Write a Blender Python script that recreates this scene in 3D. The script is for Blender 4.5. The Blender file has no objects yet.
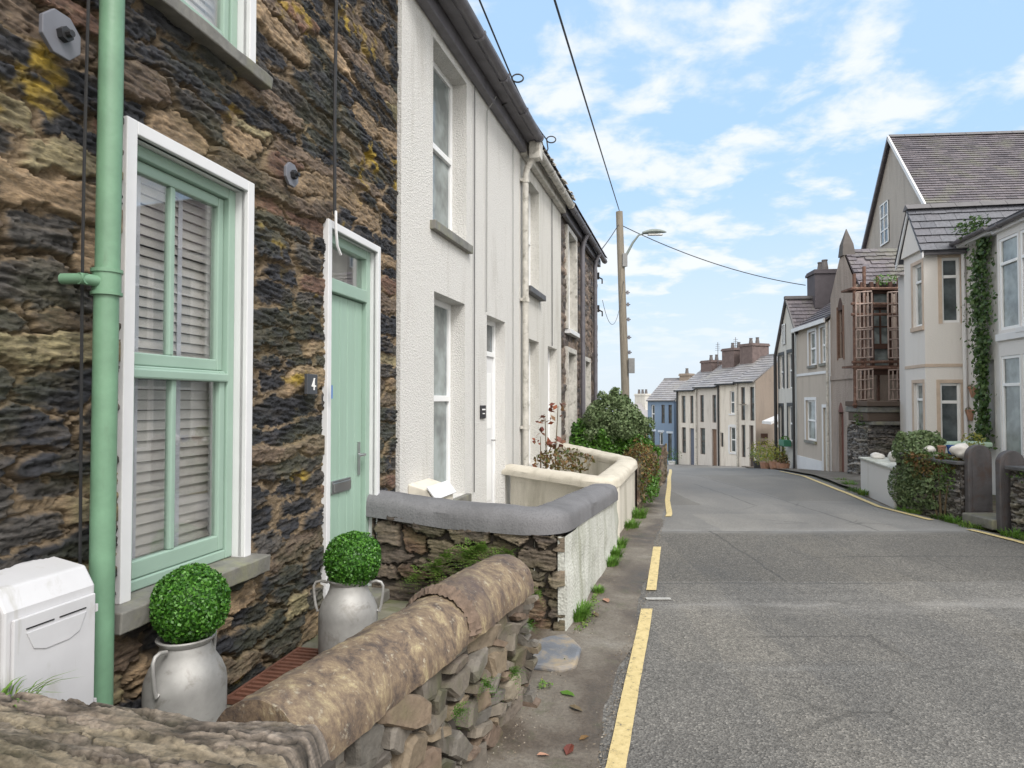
import bpy, math, random
import numpy as np
from mathutils import Vector, Matrix
R = math.radians
random.seed(7); rng = np.random.default_rng(11)
S = bpy.context.scene
C = S.collection

# ---------------------------------------------------------------- camera, sky, sun, exposure
cd = bpy.data.cameras.new('camera'); cam = bpy.data.objects.new('camera', cd); C.objects.link(cam)
cam.location = (0, 0, 1.6); cam.rotation_euler = (R(90 + 1.475), 0, 0)
cd.sensor_width = 36; cd.lens = 660 / 1024 * 36; cd.clip_start = .05; cd.clip_end = 3000
S.camera = cam
SUN_EL, SUN_AZ = 48, 150           # azimuth clockwise from +Y
sd = bpy.data.lights.new('sun', 'SUN'); sun = bpy.data.objects.new('sun', sd); C.objects.link(sun)
sd.energy = 2.0; sd.angle = R(22); sd.color = (1, .965, .92)
sv = Vector((math.sin(R(SUN_AZ)) * math.cos(R(SUN_EL)), math.cos(R(SUN_AZ)) * math.cos(R(SUN_EL)), math.sin(R(SUN_EL))))
sun.rotation_euler = sv.to_track_quat('Z', 'Y').to_euler()
S.view_settings.view_transform = 'Standard'; S.view_settings.look = 'None'
S.view_settings.exposure = .48; S.view_settings.gamma = 1
W = bpy.data.worlds.new('World'); S.world = W; W.use_nodes = True
def world():
    nt = W.node_tree; N = nt.nodes; L = nt.links; N.clear()
    out = N.new('ShaderNodeOutputWorld'); bg = N.new('ShaderNodeBackground'); bg.inputs[1].default_value = .12
    sky = N.new('ShaderNodeTexSky'); sky.sky_type = 'NISHITA'; sky.sun_disc = False
    sky.sun_elevation = R(SUN_EL); sky.sun_rotation = R(SUN_AZ)
    sky.air_density = 1.0; sky.dust_density = 2.0; sky.ozone_density = 2.0
    tc = N.new('ShaderNodeTexCoord'); sp = N.new('ShaderNodeSeparateXYZ'); L.new(tc.outputs['Generated'], sp.inputs[0])
    def m(op, a, b):
        n = N.new('ShaderNodeMath'); n.operation = op
        for i, v in enumerate((a, b)):
            if v is None: continue
            if isinstance(v, (int, float)): n.inputs[i].default_value = v
            else: L.new(v, n.inputs[i])
        return n.outputs[0]
    zz = m('ADD', m('MAXIMUM', sp.outputs[2], 0), .16)
    cb = N.new('ShaderNodeCombineXYZ'); L.new(m('DIVIDE', sp.outputs[0], zz), cb.inputs[0]); L.new(m('DIVIDE', sp.outputs[1], zz), cb.inputs[1])
    cb.inputs[2].default_value = 3.7
    def nz(scale, detail, rough, dist, off):
        mp = N.new('ShaderNodeMapping'); mp.inputs['Location'].default_value = off; L.new(cb.outputs[0], mp.inputs[0])
        n = N.new('ShaderNodeTexNoise'); n.inputs['Scale'].default_value = scale; n.inputs['Detail'].default_value = detail
        n.inputs['Roughness'].default_value = rough; n.inputs['Distortion'].default_value = dist
        L.new(mp.outputs[0], n.inputs[0]); return n.outputs[0]
    back = N.new('ShaderNodeMapRange'); back.interpolation_type = 'SMOOTHSTEP'; L.new(sp.outputs[1], back.inputs[0]); back.inputs[1].default_value = .45; back.inputs[2].default_value = -.25; back.inputs[3].default_value = 0; back.inputs[4].default_value = .2  # extra cloud cover out of view behind the camera, added for whiter fill
    big = nz(1.7, 3, .5, .2, (5.3, 2.4, 0)); small = nz(5.2, 10, .56, .2, (3.2, 7.1, 0))
    v = m('ADD', m('ADD', m('MULTIPLY', big, .45), m('MULTIPLY', small, .7)), back.outputs[0])
    r = N.new('ShaderNodeMapRange'); r.interpolation_type = 'SMOOTHSTEP'; L.new(v, r.inputs[0])
    r.inputs[1].default_value = .55; r.inputs[2].default_value = .70
    # clouds and pale air low down
    lo = N.new('ShaderNodeMapRange'); lo.interpolation_type = 'SMOOTHSTEP'; L.new(sp.outputs[2], lo.inputs[0])
    lo.inputs[1].default_value = .36; lo.inputs[2].default_value = -.06; lo.inputs[3].default_value = 0; lo.inputs[4].default_value = .85
    t1 = N.new('ShaderNodeMixRGB'); t1.inputs[0].default_value = .7; L.new(sky.outputs[0], t1.inputs[1]); t1.inputs[2].default_value = (3.6, 5.4, 7.5, 1)
    m1 = N.new('ShaderNodeMixRGB'); L.new(lo.outputs[0], m1.inputs[0]); L.new(t1.outputs[0], m1.inputs[1]); m1.inputs[2].default_value = (5.3, 5.65, 5.85, 1)
    m2 = N.new('ShaderNodeMixRGB'); fd = N.new('ShaderNodeMapRange'); L.new(sp.outputs[2], fd.inputs[0]); fd.inputs[1].default_value = .02; fd.inputs[2].default_value = .18; fd.inputs[3].default_value = 0; fd.inputs[4].default_value = .9; L.new(m('MULTIPLY', r.outputs[0], fd.outputs[0]), m2.inputs[0]); L.new(m1.outputs[0], m2.inputs[1]); m2.inputs[2].default_value = (5.9, 6.1, 6.2, 1)
    # unseen cloud bank behind and above the viewer, added to brighten the ground
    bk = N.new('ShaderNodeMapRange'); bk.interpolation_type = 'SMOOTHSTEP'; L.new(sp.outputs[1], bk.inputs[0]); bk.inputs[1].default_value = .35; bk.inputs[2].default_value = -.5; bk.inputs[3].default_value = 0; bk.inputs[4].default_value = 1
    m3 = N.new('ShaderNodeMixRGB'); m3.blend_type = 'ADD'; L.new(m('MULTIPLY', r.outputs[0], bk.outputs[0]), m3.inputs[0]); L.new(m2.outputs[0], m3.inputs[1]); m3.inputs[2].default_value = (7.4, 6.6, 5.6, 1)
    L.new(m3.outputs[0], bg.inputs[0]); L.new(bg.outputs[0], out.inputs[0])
world()

# ---------------------------------------------------------------- materials
def nodes(name):
    m = bpy.data.materials.new(name); m.use_nodes = True
    nt = m.node_tree; return m, nt.nodes, nt.links, nt.nodes['Principled BSDF']
def ramp(N, stops):
    r = N.new('ShaderNodeValToRGB'); e = r.color_ramp.elements
    while len(e) < len(stops): e.new(.5)
    for i, (p, c) in enumerate(stops):
        e[i].position = p; e[i].color = (*c, 1) if len(c) == 3 else c
    return r
def noise(N, L, vec, scale, detail=4, rough=.55, dist=0, stretch=None):
    if stretch:
        mp = N.new('ShaderNodeMapping'); mp.inputs['Scale'].default_value = stretch; L.new(vec, mp.inputs[0]); vec = mp.outputs[0]
    n = N.new('ShaderNodeTexNoise'); n.inputs['Scale'].default_value = scale; n.inputs['Detail'].default_value = detail
    n.inputs['Roughness'].default_value = rough; n.inputs['Distortion'].default_value = dist; L.new(vec, n.inputs[0]); return n.outputs[0]
def mixc(N, L, f, a, b, mode='MIX'):
    n = N.new('ShaderNodeMixRGB'); n.blend_type = mode
    for i, v in enumerate((f, a, b)):
        if isinstance(v, (int, float)): n.inputs[i].default_value = v
        elif isinstance(v, tuple): n.inputs[i].default_value = (*v, 1)
        else: L.new(v, n.inputs[i])
    return n.outputs[0]
def bump(N, L, h, P, strength=.5, dist=.01):
    b = N.new('ShaderNodeBump'); b.inputs['Strength'].default_value = strength; b.inputs['Distance'].default_value = dist
    L.new(h, b.inputs['Height']); L.new(b.outputs[0], P.inputs['Normal'])
def objc(N): return N.new('ShaderNodeTexCoord').outputs['Object']

def M_plain(name, col, rough=.5, metal=0, var=.12, scale=6, bmp=0, bscale=60, stain=None, spec=None, stretch=None):
    m, N, L, P = nodes(name); v = objc(N)
    n = noise(N, L, v, scale, 6, .6, .2, stretch)
    r = ramp(N, [(.3, tuple(c * (1 - var) for c in col)), (.7, tuple(min(1, c * (1 + var)) for c in col))]); L.new(n, r.inputs[0])
    c = r.outputs[0]
    if stain:
        n2 = noise(N, L, v, stain[1], 6, .65, .4, stain[3] if len(stain) > 3 else None)
        r2 = ramp(N, [(stain[2], (0, 0, 0)), (min(1, stain[2] + .18), (1, 1, 1))]); L.new(n2, r2.inputs[0])
        c = mixc(N, L, r2.outputs[0], c, stain[0])
    L.new(c, P.inputs['Base Color']); P.inputs['Roughness'].default_value = rough; P.inputs['Metallic'].default_value = metal
    if spec is not None: P.inputs['Specular IOR Level'].default_value = spec
    if bmp: bump(N, L, noise(N, L, v, bscale, 5), P, bmp, .006)
    return m
def M_roughcast(name, col, dirt=(.36, .34, .30), speck=.25, scale=55, dist=.012, dirt_pos=.56):
    m, N, L, P = nodes(name); v = objc(N)
    vo = N.new('ShaderNodeTexVoronoi'); vo.inputs['Scale'].default_value = scale; vo.inputs['Randomness'].default_value = 1; L.new(v, vo.inputs[0])
    n1 = noise(N, L, v, scale * 1.3, 5, .7)
    h = mixc(N, L, .5, vo.outputs['Distance'], n1)
    nb = noise(N, L, v, 1.4, 8, .7, .3, (2.2, 2.2, .4))
    rb = ramp(N, [(dirt_pos, (0, 0, 0)), (dirt_pos + .2, (.6, .6, .6))]); L.new(nb, rb.inputs[0])
    rs = ramp(N, [(.30, tuple(c * (1 - speck) for c in col)), (.5, col)]); L.new(n1, rs.inputs[0])
    c = mixc(N, L, rb.outputs[0], rs.outputs[0], dirt)
    L.new(c, P.inputs['Base Color']); P.inputs['Roughness'].default_value = .9; bump(N, L, h, P, .8, dist); return m
def M_stone(name, gain=1.0, rough=.78):
    m, N, L, P = nodes(name); v = objc(N)
    a = N.new('ShaderNodeAttribute'); a.attribute_name = 'Col'
    n = noise(N, L, v, 55, 6, .7, .3, (1, 1, 2.2)); r = ramp(N, [(.3, (.62, .62, .62)), (.7, (1.35, 1.33, 1.28))]); L.new(n, r.inputs[0])
    c = mixc(N, L, 1.0, a.outputs['Color'], r.outputs[0], 'MULTIPLY')
    L.new(c, P.inputs['Base Color'])
    rr = ramp(N, [(.3, (rough - .2,) * 3), (.7, (rough + .1,) * 3)]); L.new(n, rr.inputs[0]); L.new(rr.outputs[0], P.inputs['Roughness'])
    bump(N, L, noise(N, L, v, 42, 9, .72, .35, (1, 1, 3.2)), P, .9, .012); return m
def M_island(name, cols, rough=.6, bscale=30, bstr=.3, trans=0, spec=.4, big=None):
    m, N, L, P = nodes(name); v = objc(N)
    g = N.new('ShaderNodeNewGeometry'); k = len(cols)
    r = ramp(N, [(i / max(1, k - 1), c) for i, c in enumerate(cols)]); L.new(g.outputs['Random Per Island'], r.inputs[0])
    n = noise(N, L, v, bscale, 5); rn = ramp(N, [(.3, (.75, .75, .75)), (.7, (1.2, 1.2, 1.2))]); L.new(n, rn.inputs[0])
    c = mixc(N, L, 1.0, r.outputs[0], rn.outputs[0], 'MULTIPLY')
    if big:
        nb = noise(N, L, v, big[1], 5, .6); rb = ramp(N, [(.5, (0, 0, 0)), (.68, (.8, .8, .8))]); L.new(nb, rb.inputs[0]); c = mixc(N, L, rb.outputs[0], c, big[0])
    L.new(c, P.inputs['Base Color']); P.inputs['Roughness'].default_value = rough; P.inputs['Specular IOR Level'].default_value = spec
    if trans:
        t = N.new('ShaderNodeBsdfTranslucent'); L.new(c, t.inputs[0]); mx = N.new('ShaderNodeMixShader'); mx.inputs[0].default_value = trans
        L.new(P.outputs[0], mx.inputs[1]); L.new(t.outputs[0], mx.inputs[2]); L.new(mx.outputs[0], N['Material Output'].inputs[0])
    else: bump(N, L, n, P, bstr, .01)
    return m
def M_glass(name, tint=(.95,.95,.95), boost=3.2):
    m, N, L, P = nodes(name); N.remove(P)
    t = N.new('ShaderNodeBsdfTransparent'); t.inputs[0].default_value = (*tint, 1); g = N.new('ShaderNodeBsdfGlossy'); g.inputs['Roughness'].default_value = .02
    f = N.new('ShaderNodeFresnel'); ge = N.new('ShaderNodeNewGeometry'); ir = N.new('ShaderNodeMapRange'); L.new(ge.outputs['Backfacing'], ir.inputs[0]); ir.inputs[3].default_value = 1.5; ir.inputs[4].default_value = 1/1.5; L.new(ir.outputs[0], f.inputs[0]); mt = N.new('ShaderNodeMath'); mt.operation = 'MULTIPLY'; mt.use_clamp = True; mt.inputs[1].default_value = boost
    L.new(f.outputs[0], mt.inputs[0]); mx = N.new('ShaderNodeMixShader'); L.new(mt.outputs[0], mx.inputs[0]); L.new(t.outputs[0], mx.inputs[1]); L.new(g.outputs[0], mx.inputs[2])
    L.new(mx.outputs[0], N['Material Output'].inputs[0]); return m
def M_pane(name, col=(.05, .06, .065), rough=.06):
    m, N, L, P = nodes(name); v = objc(N)
    n = noise(N, L, v, 3, 3); r = ramp(N, [(.4, col), (.65, tuple(c * 2.2 for c in col))]); L.new(n, r.inputs[0]); L.new(r.outputs[0], P.inputs['Base Color'])
    P.inputs['Roughness'].default_value = rough; P.inputs['Specular IOR Level'].default_value = .8; return m

m_white = M_plain('white paint', (.66,.665,.68), .45, var=.05, scale=3)
m_upvc = M_plain('white plastic frame', (.78, .79, .80), .35, var=.03)
m_green = M_plain('sage paint', (.28, .395, .33), .38, var=.05, scale=4)
m_green_d = M_plain('sage door', (.30, .43, .355), .42, var=.05, scale=3, bmp=.15, bscale=25, stretch=(8, 8, .6))
m_pipe = M_plain('green pipe paint', (.145, .27, .175), .42, var=.14, scale=7, bmp=.15, stain=((.10,.16,.10), 5, .60, (1,1,.25)))
m_stone = M_stone('rubble stone')
m_glass = M_glass('window glass')
m_pane = M_pane('dark pane'); m_pane_l = M_pane('net curtain pane', (.13,.15,.15), .1)
m_black = M_plain('black plastic', (.02, .02, .022), .5)
m_slat = M_plain('blind slat', (.68,.66,.63), .5)
m_tape = M_plain('blind tape', (.70,.73,.80), .8)
m_curt = M_plain('curtain cloth', (.42, .36, .27), .9, stretch=(20, 1, 1), var=.35)
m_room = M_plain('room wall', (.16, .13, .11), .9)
m_rc_white = M_roughcast('white roughcast', (.66,.65,.63), (.38,.36,.32), .55, 75, .016, .54)
m_rc_smooth = M_roughcast('pale render', (.60,.585,.55), (.37,.35,.30), .3, 46, .012, .5)
m_rc_cream = M_roughcast('cream render', (.62,.585,.51), (.26,.24,.18), .25, 70, .008, .46)
m_cem = M_roughcast('grey cement', (.165,.165,.175), (.09,.09,.095), .35, 60, .004, .44)
m_cem_w = M_roughcast('whitewashed cement', (.54,.55,.51), (.20,.21,.14), .35, 45, .014, .47)
m_slate_d = M_plain('dark slate', (.085, .085, .09), .55, var=.3, scale=9, bmp=.6, bscale=40)
m_sill = M_plain('slate sill', (.17, .165, .15), .6, var=.3, scale=8, bmp=.4, bscale=50, stain=((.22, .22, .15), 5, .5))
m_gutter = M_plain('grey gutter', (.13, .125, .14), .45, var=.25, scale=5)
m_gut_w = M_plain('dirty white gutter', (.50, .48, .44), .5, var=.2, scale=9, stain=((.2, .19, .16), 8, .52))
m_steel = M_plain('brushed steel', (.45, .45, .46), .35, 1)
m_churn = M_plain('dull aluminium', (.38,.375,.365), .58, .35, var=.28, scale=4, bmp=.25, bscale=14, stain=((.20,.185,.165), 9, .54))
m_wood_pole = M_plain('weathered pole timber', (.20,.175,.14), .85, var=.25, scale=5, bmp=.6, bscale=20, stretch=(6, 6, .4))
m_rust = M_plain('rusty steel', (.125,.068,.05), .85, var=.35, scale=12, bmp=.4, stain=((.30, .20, .15), 6, .55))
m_grate = M_plain('rusty grating', (.13, .055, .035), .75, var=.3, scale=14, bmp=.3)
m_terra = M_plain('terracotta', (.36,.20,.135), .8, var=.2)
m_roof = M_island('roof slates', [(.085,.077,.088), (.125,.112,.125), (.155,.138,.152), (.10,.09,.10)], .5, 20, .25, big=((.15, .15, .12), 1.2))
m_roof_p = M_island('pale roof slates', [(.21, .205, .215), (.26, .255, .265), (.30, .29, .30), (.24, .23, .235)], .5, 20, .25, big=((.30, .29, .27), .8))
m_roof_n = M_island('new roof slates', [(.10, .105, .125), (.125, .13, .15), (.115, .115, .135)], .5, 20, .2)
m_ridge = M_plain('ridge tile', (.12, .115, .12), .7, bmp=.3)
m_cbrick = M_plain('chimney brick', (.145,.11,.105), .85, var=.25, scale=6, bmp=.4, bscale=18)
m_pot = M_plain('chimney pot', (.12, .11, .11), .8)

# ---------------------------------------------------------------- mesh helpers
class MB:
    def __init__(s): s.v = []; s.f = []
    def add(s, vs, fs):
        o = len(s.v); s.v += [tuple(v) for v in vs]; s.f += [tuple(i + o for i in f) for f in fs]; return s
    def box(s, x0, x1, y0, y1, z0, z1):
        return s.add([(x0,y0,z0),(x1,y0,z0),(x1,y1,z0),(x0,y1,z0),(x0,y0,z1),(x1,y0,z1),(x1,y1,z1),(x0,y1,z1)],
                     [(0,3,2,1),(4,5,6,7),(0,1,5,4),(1,2,6,5),(2,3,7,6),(3,0,4,7)])
    def obox(s, p, ax, ay, az):
        p, ax, ay, az = map(Vector, (p, ax, ay, az)); q = [p, p+ax, p+ax+ay, p+ay]
        return s.add(q + [a + az for a in q], [(0,3,2,1),(4,5,6,7),(0,1,5,4),(1,2,6,5),(2,3,7,6),(3,0,4,7)])
    def quad(s, a, b, c, d): return s.add([a, b, c, d], [(0,1,2,3)])
    def tube(s, pts, r, n=8, cap=True):
        pts = [Vector(tuple(p)) for p in pts]; rs = r if isinstance(r, (list, tuple)) else [r] * len(pts); vs = []; fs = []; prev = None
        for i, p in enumerate(pts):
            d = (pts[min(i+1, len(pts)-1)] - pts[max(i-1, 0)]).normalized()
            if prev is None: u = d.orthogonal().normalized()
            else:
                u = prev - d * prev.dot(d); u = u.normalized() if u.length > 1e-6 else d.orthogonal().normalized()
            prev = u; w = d.cross(u)
            vs += [p + (u * math.cos(2*math.pi*k/n) + w * math.sin(2*math.pi*k/n)) * rs[i] for k in range(n)]
        for i in range(len(pts)-1):
            for k in range(n): fs.append((i*n+k, i*n+(k+1)%n, (i+1)*n+(k+1)%n, (i+1)*n+k))
        if cap: fs.append(tuple(reversed(range(n)))); fs.append(tuple(range((len(pts)-1)*n, len(pts)*n)))
        return s.add(vs, fs)
    def lathe(s, prof, n=32, c=(0,0,0)):
        vs = [(c[0]+r*math.cos(2*math.pi*k/n), c[1]+r*math.sin(2*math.pi*k/n), c[2]+z) for r, z in prof for k in range(n)]
        fs = [(i*n+k, i*n+(k+1)%n, (i+1)*n+(k+1)%n, (i+1)*n+k) for i in range(len(prof)-1) for k in range(n)]
        return s.add(vs, fs)
    def prism(s, poly, d0, d1, axis='y'):
        # poly in (a,b): axis y -> (x,z); axis x -> (y,z); axis z -> (x,y)
        def P(a, b, d): return (a, d, b) if axis == 'y' else (d, a, b) if axis == 'x' else (a, b, d)
        n = len(poly); vs = [P(a, b, d0) for a, b in poly] + [P(a, b, d1) for a, b in poly]
        return s.add(vs, [tuple(range(n)), tuple(reversed(range(n, 2*n)))] + [(i, i+n, (i+1)%n+n, (i+1)%n) for i in range(n)])
    def build(s, name, mat, parent=None, bev=0, smooth=False, label=None, kind=None, fix=True):
        me = bpy.data.meshes.new(name); me.from_pydata(s.v, [], s.f); me.materials.append(mat)
        if fix:
            import bmesh
            b = bmesh.new(); b.from_mesh(me); bmesh.ops.recalc_face_normals(b, faces=b.faces); b.to_mesh(me); b.free()
        o = bpy.data.objects.new(name, me); C.objects.link(o)
        if parent: o.parent = parent
        if smooth:
            me.shade_smooth(); me.set_sharp_from_angle(angle=R(40))
        if bev:
            md = o.modifiers.new('bevel', 'BEVEL'); md.width = bev; md.segments = 2; md.limit_method = 'ANGLE'; md.angle_limit = R(35)
        if label: o['label'] = label
        if kind: o['kind'] = kind
        return o
def tag(o, label, cat, group=None, kind=None):
    o['label'] = label; o['category'] = cat
    if group: o['group'] = group
    if kind: o['kind'] = kind
    return o
def thing(name, label, cat, loc=(0,0,0), rz=0, group=None):
    o = bpy.data.objects.new(name, None); C.objects.link(o); o.location = loc; o.rotation_euler = (0, 0, rz); return tag(o, label, cat, group)
def copy_thing(o, loc, rz, label, scale=1):
    c = o.copy(); C.objects.link(c); c.location = loc; c.rotation_euler = (0, 0, rz); c.scale = (scale,)*3; c['label'] = label
    for ch in list(o.children):
        d = ch.copy(); C.objects.link(d); d.parent = c
        for g in list(ch.children):
            e = g.copy(); C.objects.link(e); e.parent = d
    return c
def gm(name, verts, faces, mat, parent=None, cols=None, smooth=True):
    me = bpy.data.meshes.new(name)
    me.vertices.add(len(verts)); me.vertices.foreach_set('co', np.asarray(verts, 'f').ravel())
    faces = np.asarray(faces, 'i'); k = faces.shape[1]
    me.loops.add(faces.size); me.loops.foreach_set('vertex_index', faces.ravel())
    me.polygons.add(len(faces)); me.polygons.foreach_set('loop_start', np.arange(0, faces.size, k, dtype='i'))
    me.update(calc_edges=True); me.validate()
    if cols is not None:
        a = me.color_attributes.new('Col', 'FLOAT_COLOR', 'POINT')
        cc = np.ones((len(verts), 4), 'f'); cc[:, :3] = cols; a.data.foreach_set('color', cc.ravel())
    me.materials.append(mat); o = bpy.data.objects.new(name, me); C.objects.link(o)
    if parent: o.parent = parent
    if smooth: me.shade_smooth()
    return o

# ---------------------------------------------------------------- numeric noise and the rubble stone field
def hsh(i, j, s=0):
    x = (i.astype(np.int64) * 374761393 + j.astype(np.int64) * 668265263 + s * 1274126177) & 0xffffffff
    x = ((x ^ (x >> 13)) * 1274126177) & 0xffffffff; x = x ^ (x >> 16)
    return (x & 0xffffff) / float(0xffffff)
def vn(x, y, s=0):
    i = np.floor(x); j = np.floor(y); fx = x - i; fy = y - j; fx = fx*fx*(3-2*fx); fy = fy*fy*(3-2*fy); i = i.astype(int); j = j.astype(int)
    return (hsh(i,j,s)*(1-fx)+hsh(i+1,j,s)*fx)*(1-fy)+(hsh(i,j+1,s)*(1-fx)+hsh(i+1,j+1,s)*fx)*fy
def fbm(x, y, s=0, o=4, g=.5):
    a = 1; t = 0; n = 0
    for k in range(o): t = t + a*vn(x*2**k, y*2**k, s+k*17); n += a; a *= g
    return t/n
def sstep(a, b, x):
    t = np.clip((x-a)/(b-a), 0, 1); return t*t*(3-2*t)
HOUSE_PAL = [((.022,.023,.029), .44, 1), ((.05,.046,.044), .16, 1), ((.13,.095,.07), .14, .5), ((.28,.20,.125), .10, .3),
             ((.15,.085,.06), .07, .3), ((.20,.17,.10), .12, .5)]
DRY_PAL = [((.17,.15,.13), .3, .6), ((.24,.21,.17), .25, .5), ((.10,.09,.085), .2, .8), ((.28,.23,.16), .15, .4), ((.20,.14,.10), .1, .4)]
DARK_PAL = [((.07,.055,.045), .35, .7), ((.11,.085,.065), .3, .6), ((.16,.13,.10), .2, .5), ((.12,.075,.05), .15, .4)]
GREY_PAL = [((.17,.165,.165), .4, .6), ((.24,.22,.20), .3, .5), ((.12,.115,.115), .3, .8)]
def stonefield(U, V, cw, ch, seed=0, warp=.05, merge=.4, pal=HOUSE_PAL, mortar=(.33,.245,.15), relief=.03, joint=.16, mortar_h=0.0, lichen=.5, moss=.0, rot=0, top=1.0, grain=1.0, crk=1.0):
    u = U + (fbm(U*2.2, V*2.2, seed+1, 3)-.5)*warp*3; v = V + (fbm(U*1.3, V*2.0, seed+2, 3)-.5)*warp*2.2 + rot*U
    v = v + (fbm(U*9, V*14, seed+5, 3)-.5)*ch*.5 + (fbm(U*34, V*50, seed+15, 3)-.5)*ch*.28; u = u + (fbm(U*8, V*12, seed+6, 3)-.5)*cw*.3 + (fbm(U*30, V*60, seed+16, 3)-.5)*cw*.16
    vv = v/ch + .9*(vn(v/ch*.5, v*0, seed+3)-.5)
    j0 = np.floor(vv).astype(int); best = np.full(U.shape, 9e9); b2 = best.copy(); bid = np.zeros(U.shape, int); bj = bid.copy(); bu = best.copy(); bv = best.copy()
    for dj in (-1, 0, 1):
        j = j0+dj; off = hsh(j, j*0, seed+7)*7; uu = u/(cw*(.65+.8*hsh(j, j*0, seed+8))) + off; i0 = np.floor(uu).astype(int)
        for di in (-1, 0, 1, 2) if False else (-2, -1, 0, 1, 2):
            i = i0+di
            su = i+.5+(hsh(i,j,seed+9)-.5)*.75; sv = j+.5+(hsh(i,j,seed+10)-.5)*.55
            dx = np.abs(uu-su); dy = np.abs(vv-sv)*1.15
            d = (dx**5+dy**5)**(1/5)
            f = hsh(i,j,seed+11) < merge; fp = hsh(i-1,j,seed+11) < merge
            rid = np.where(f, np.where(fp, i-2, i-1), i)
            same = (rid == bid) & (j == bj)
            better = d < best
            b2 = np.where(better & ~same, best, np.where(~better & ~same, np.minimum(b2, d), b2))
            bu = np.where(better, uu-su, bu); bv = np.where(better, vv-sv, bv)
            bid = np.where(better, rid, bid); bj = np.where(better, j, bj); best = np.where(better, d, best)
    edge = b2-best; h1 = hsh(bid, bj, seed+20); h2 = hsh(bid, bj, seed+21); h3 = hsh(bid, bj, seed+22); h4 = hsh(bid, bj, seed+23)
    jn = joint*(.4+1.3*fbm(U*5, V*5, seed+12, 3))
    body = sstep(jn*.15, jn*.85, edge)
    cum = 0; col = np.zeros(U.shape+(3,)); flake = np.zeros(U.shape)
    for c, p, fl in pal:
        msk = (h1 >= cum) & (h1 < cum+p+1e-6); cum += p
        col[msk] = c; flake[msk] = fl*grain
    # layered grain running along each stone with its own tilt
    tl = (h2-.5)*.22; gr = fbm(U*11+h3*30, (V+tl*U)*62+h4*50, seed+30, 4, .6); gr2 = fbm(U*30, (V+tl*U)*160, seed+31, 2)
    rid = 1-np.abs(2*fbm(U*9+h3*9, (V+tl*U)*52+h4*20, seed+36, 4, .6)-1)**.7; lum = 1+(gr-.5)*(1.3+1.6*flake)+(gr2-.5)*.9-(rid-.6)*.9*flake
    col = col*(np.clip(lum, .3, 2.2)*(.75+.5*h4))[..., None]
    pale = sstep(.56, .62, fbm(U*9, V*26+tl*U*20, seed+33, 5, .6))*(.05+.45*h3*(1-.7*flake))
    col = col*(1-pale[...,None])+np.array((.27,.215,.15))*pale[...,None]
    mc = np.array(mortar)*(.55+.9*fbm(U*18, V*18, seed+34, 4))[...,None]
    mm = (1-body)[...,None]; col = col*(1-mm)+mc*mm
    wild = sstep(.42, .58, fbm(U*3.1, V*4.3, seed+60, 4)); crack = (1-sstep(.0, .05+.05*wild, np.abs(edge-.03*(1-wild))))*(.35+.65*wild)
    lay = (1-sstep(.0, .02, np.abs(fbm(U*4, (V+tl*U)*34, seed+61, 3)-.5)))*flake; crack = np.clip(crack*crk+lay*.6*body, 0, 1)
    col = col*(1-.85*crack)[..., None]  # shadow lines of the cracks and layers darkened into the stone colour
    if lichen:
        l = sstep(.64, .74, fbm(U*1.5+4, V*2.6, seed+40, 5, .6))*lichen*sstep(.4,.6,fbm(U*14, V*14, seed+41, 3)); l = l[...,None]
        col = col*(1-l)+np.array((.36,.25,.035))*l
    if moss:
        l = sstep(.5, .7, fbm(U*2+9, V*3, seed+42, 5, .6))*moss; l = l[...,None]; col = col*(1-l)+np.array((.10,.11,.035))*l
    gs = np.floor(gr*7)/7*.6+gr*.4
    h = body*(.15+1.15*h3)*relief + ((h2-.5)*bv*1.3+(h4-.5)*bu*.7)*relief*body + (gs-.5)*relief*(.55*grain+.9*flake)*body + (fbm(U*26, V*40, seed+50, 4)-.5)*relief*.28*grain - crack*relief*.9 + mortar_h*relief*(1-body)*(.4+1.2*fbm(U*7, V*9, seed+51, 3)) - .62*relief
    return h, col
def stone_panel(name, w, h, res, parent, loc=(0,0,0), rz=0, holes=(), u0=0, v0=0, topf=None, mat=None, taper=.02, **kw):
    nx = max(2, int(w/res)); nz = max(2, int(h/res)); x = np.linspace(0, w, nx+1); z = np.linspace(0, h, nz+1)
    for a0, a1, b0, b1 in holes:      # snap grid lines to the openings
        for a in (a0, a1): x[np.abs(x-a).argmin()] = a
        for b in (b0, b1): z[np.abs(z-b).argmin()] = b
    X, Z = np.meshgrid(x, z)
    H, col = stonefield(X+u0, Z+v0, **kw)
    e = np.minimum(np.minimum(X, w-X), 1)/taper if taper else np.full(X.shape, 9.)
    H = H*np.clip(e, 0, 1)
    for a0, a1, b0, b1 in holes:
        dd = np.maximum(np.maximum(a0-X, X-a1), np.maximum(b0-Z, Z-b1)); H = np.where(dd < .10, np.minimum(H, .004+.5*np.clip(dd-.05, 0, 1)), H)
    ZZ = Z if topf is None else Z*topf(X)/h
    V = np.stack([X, -H, ZZ], -1).reshape(-1, 3)
    idx = np.arange((nx+1)*(nz+1)).reshape(nz+1, nx+1)
    cx = (X[:-1,:-1]+X[1:,1:])/2; cz = (Z[:-1,:-1]+Z[1:,1:])/2; keep = np.ones(cx.shape, bool)
    for a0, a1, b0, b1 in holes: keep &= ~((cx > a0)&(cx < a1)&(cz > b0)&(cz < b1))
    F = np.stack([idx[:-1,:-1], idx[:-1,1:], idx[1:,1:], idx[1:,:-1]], -1)[keep]
    o = gm(name, V, F.reshape(-1, 4), mat or m_stone, parent, col.reshape(-1, 3)); o.location = loc; o.rotation_euler = (0, 0, rz); return o

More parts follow.
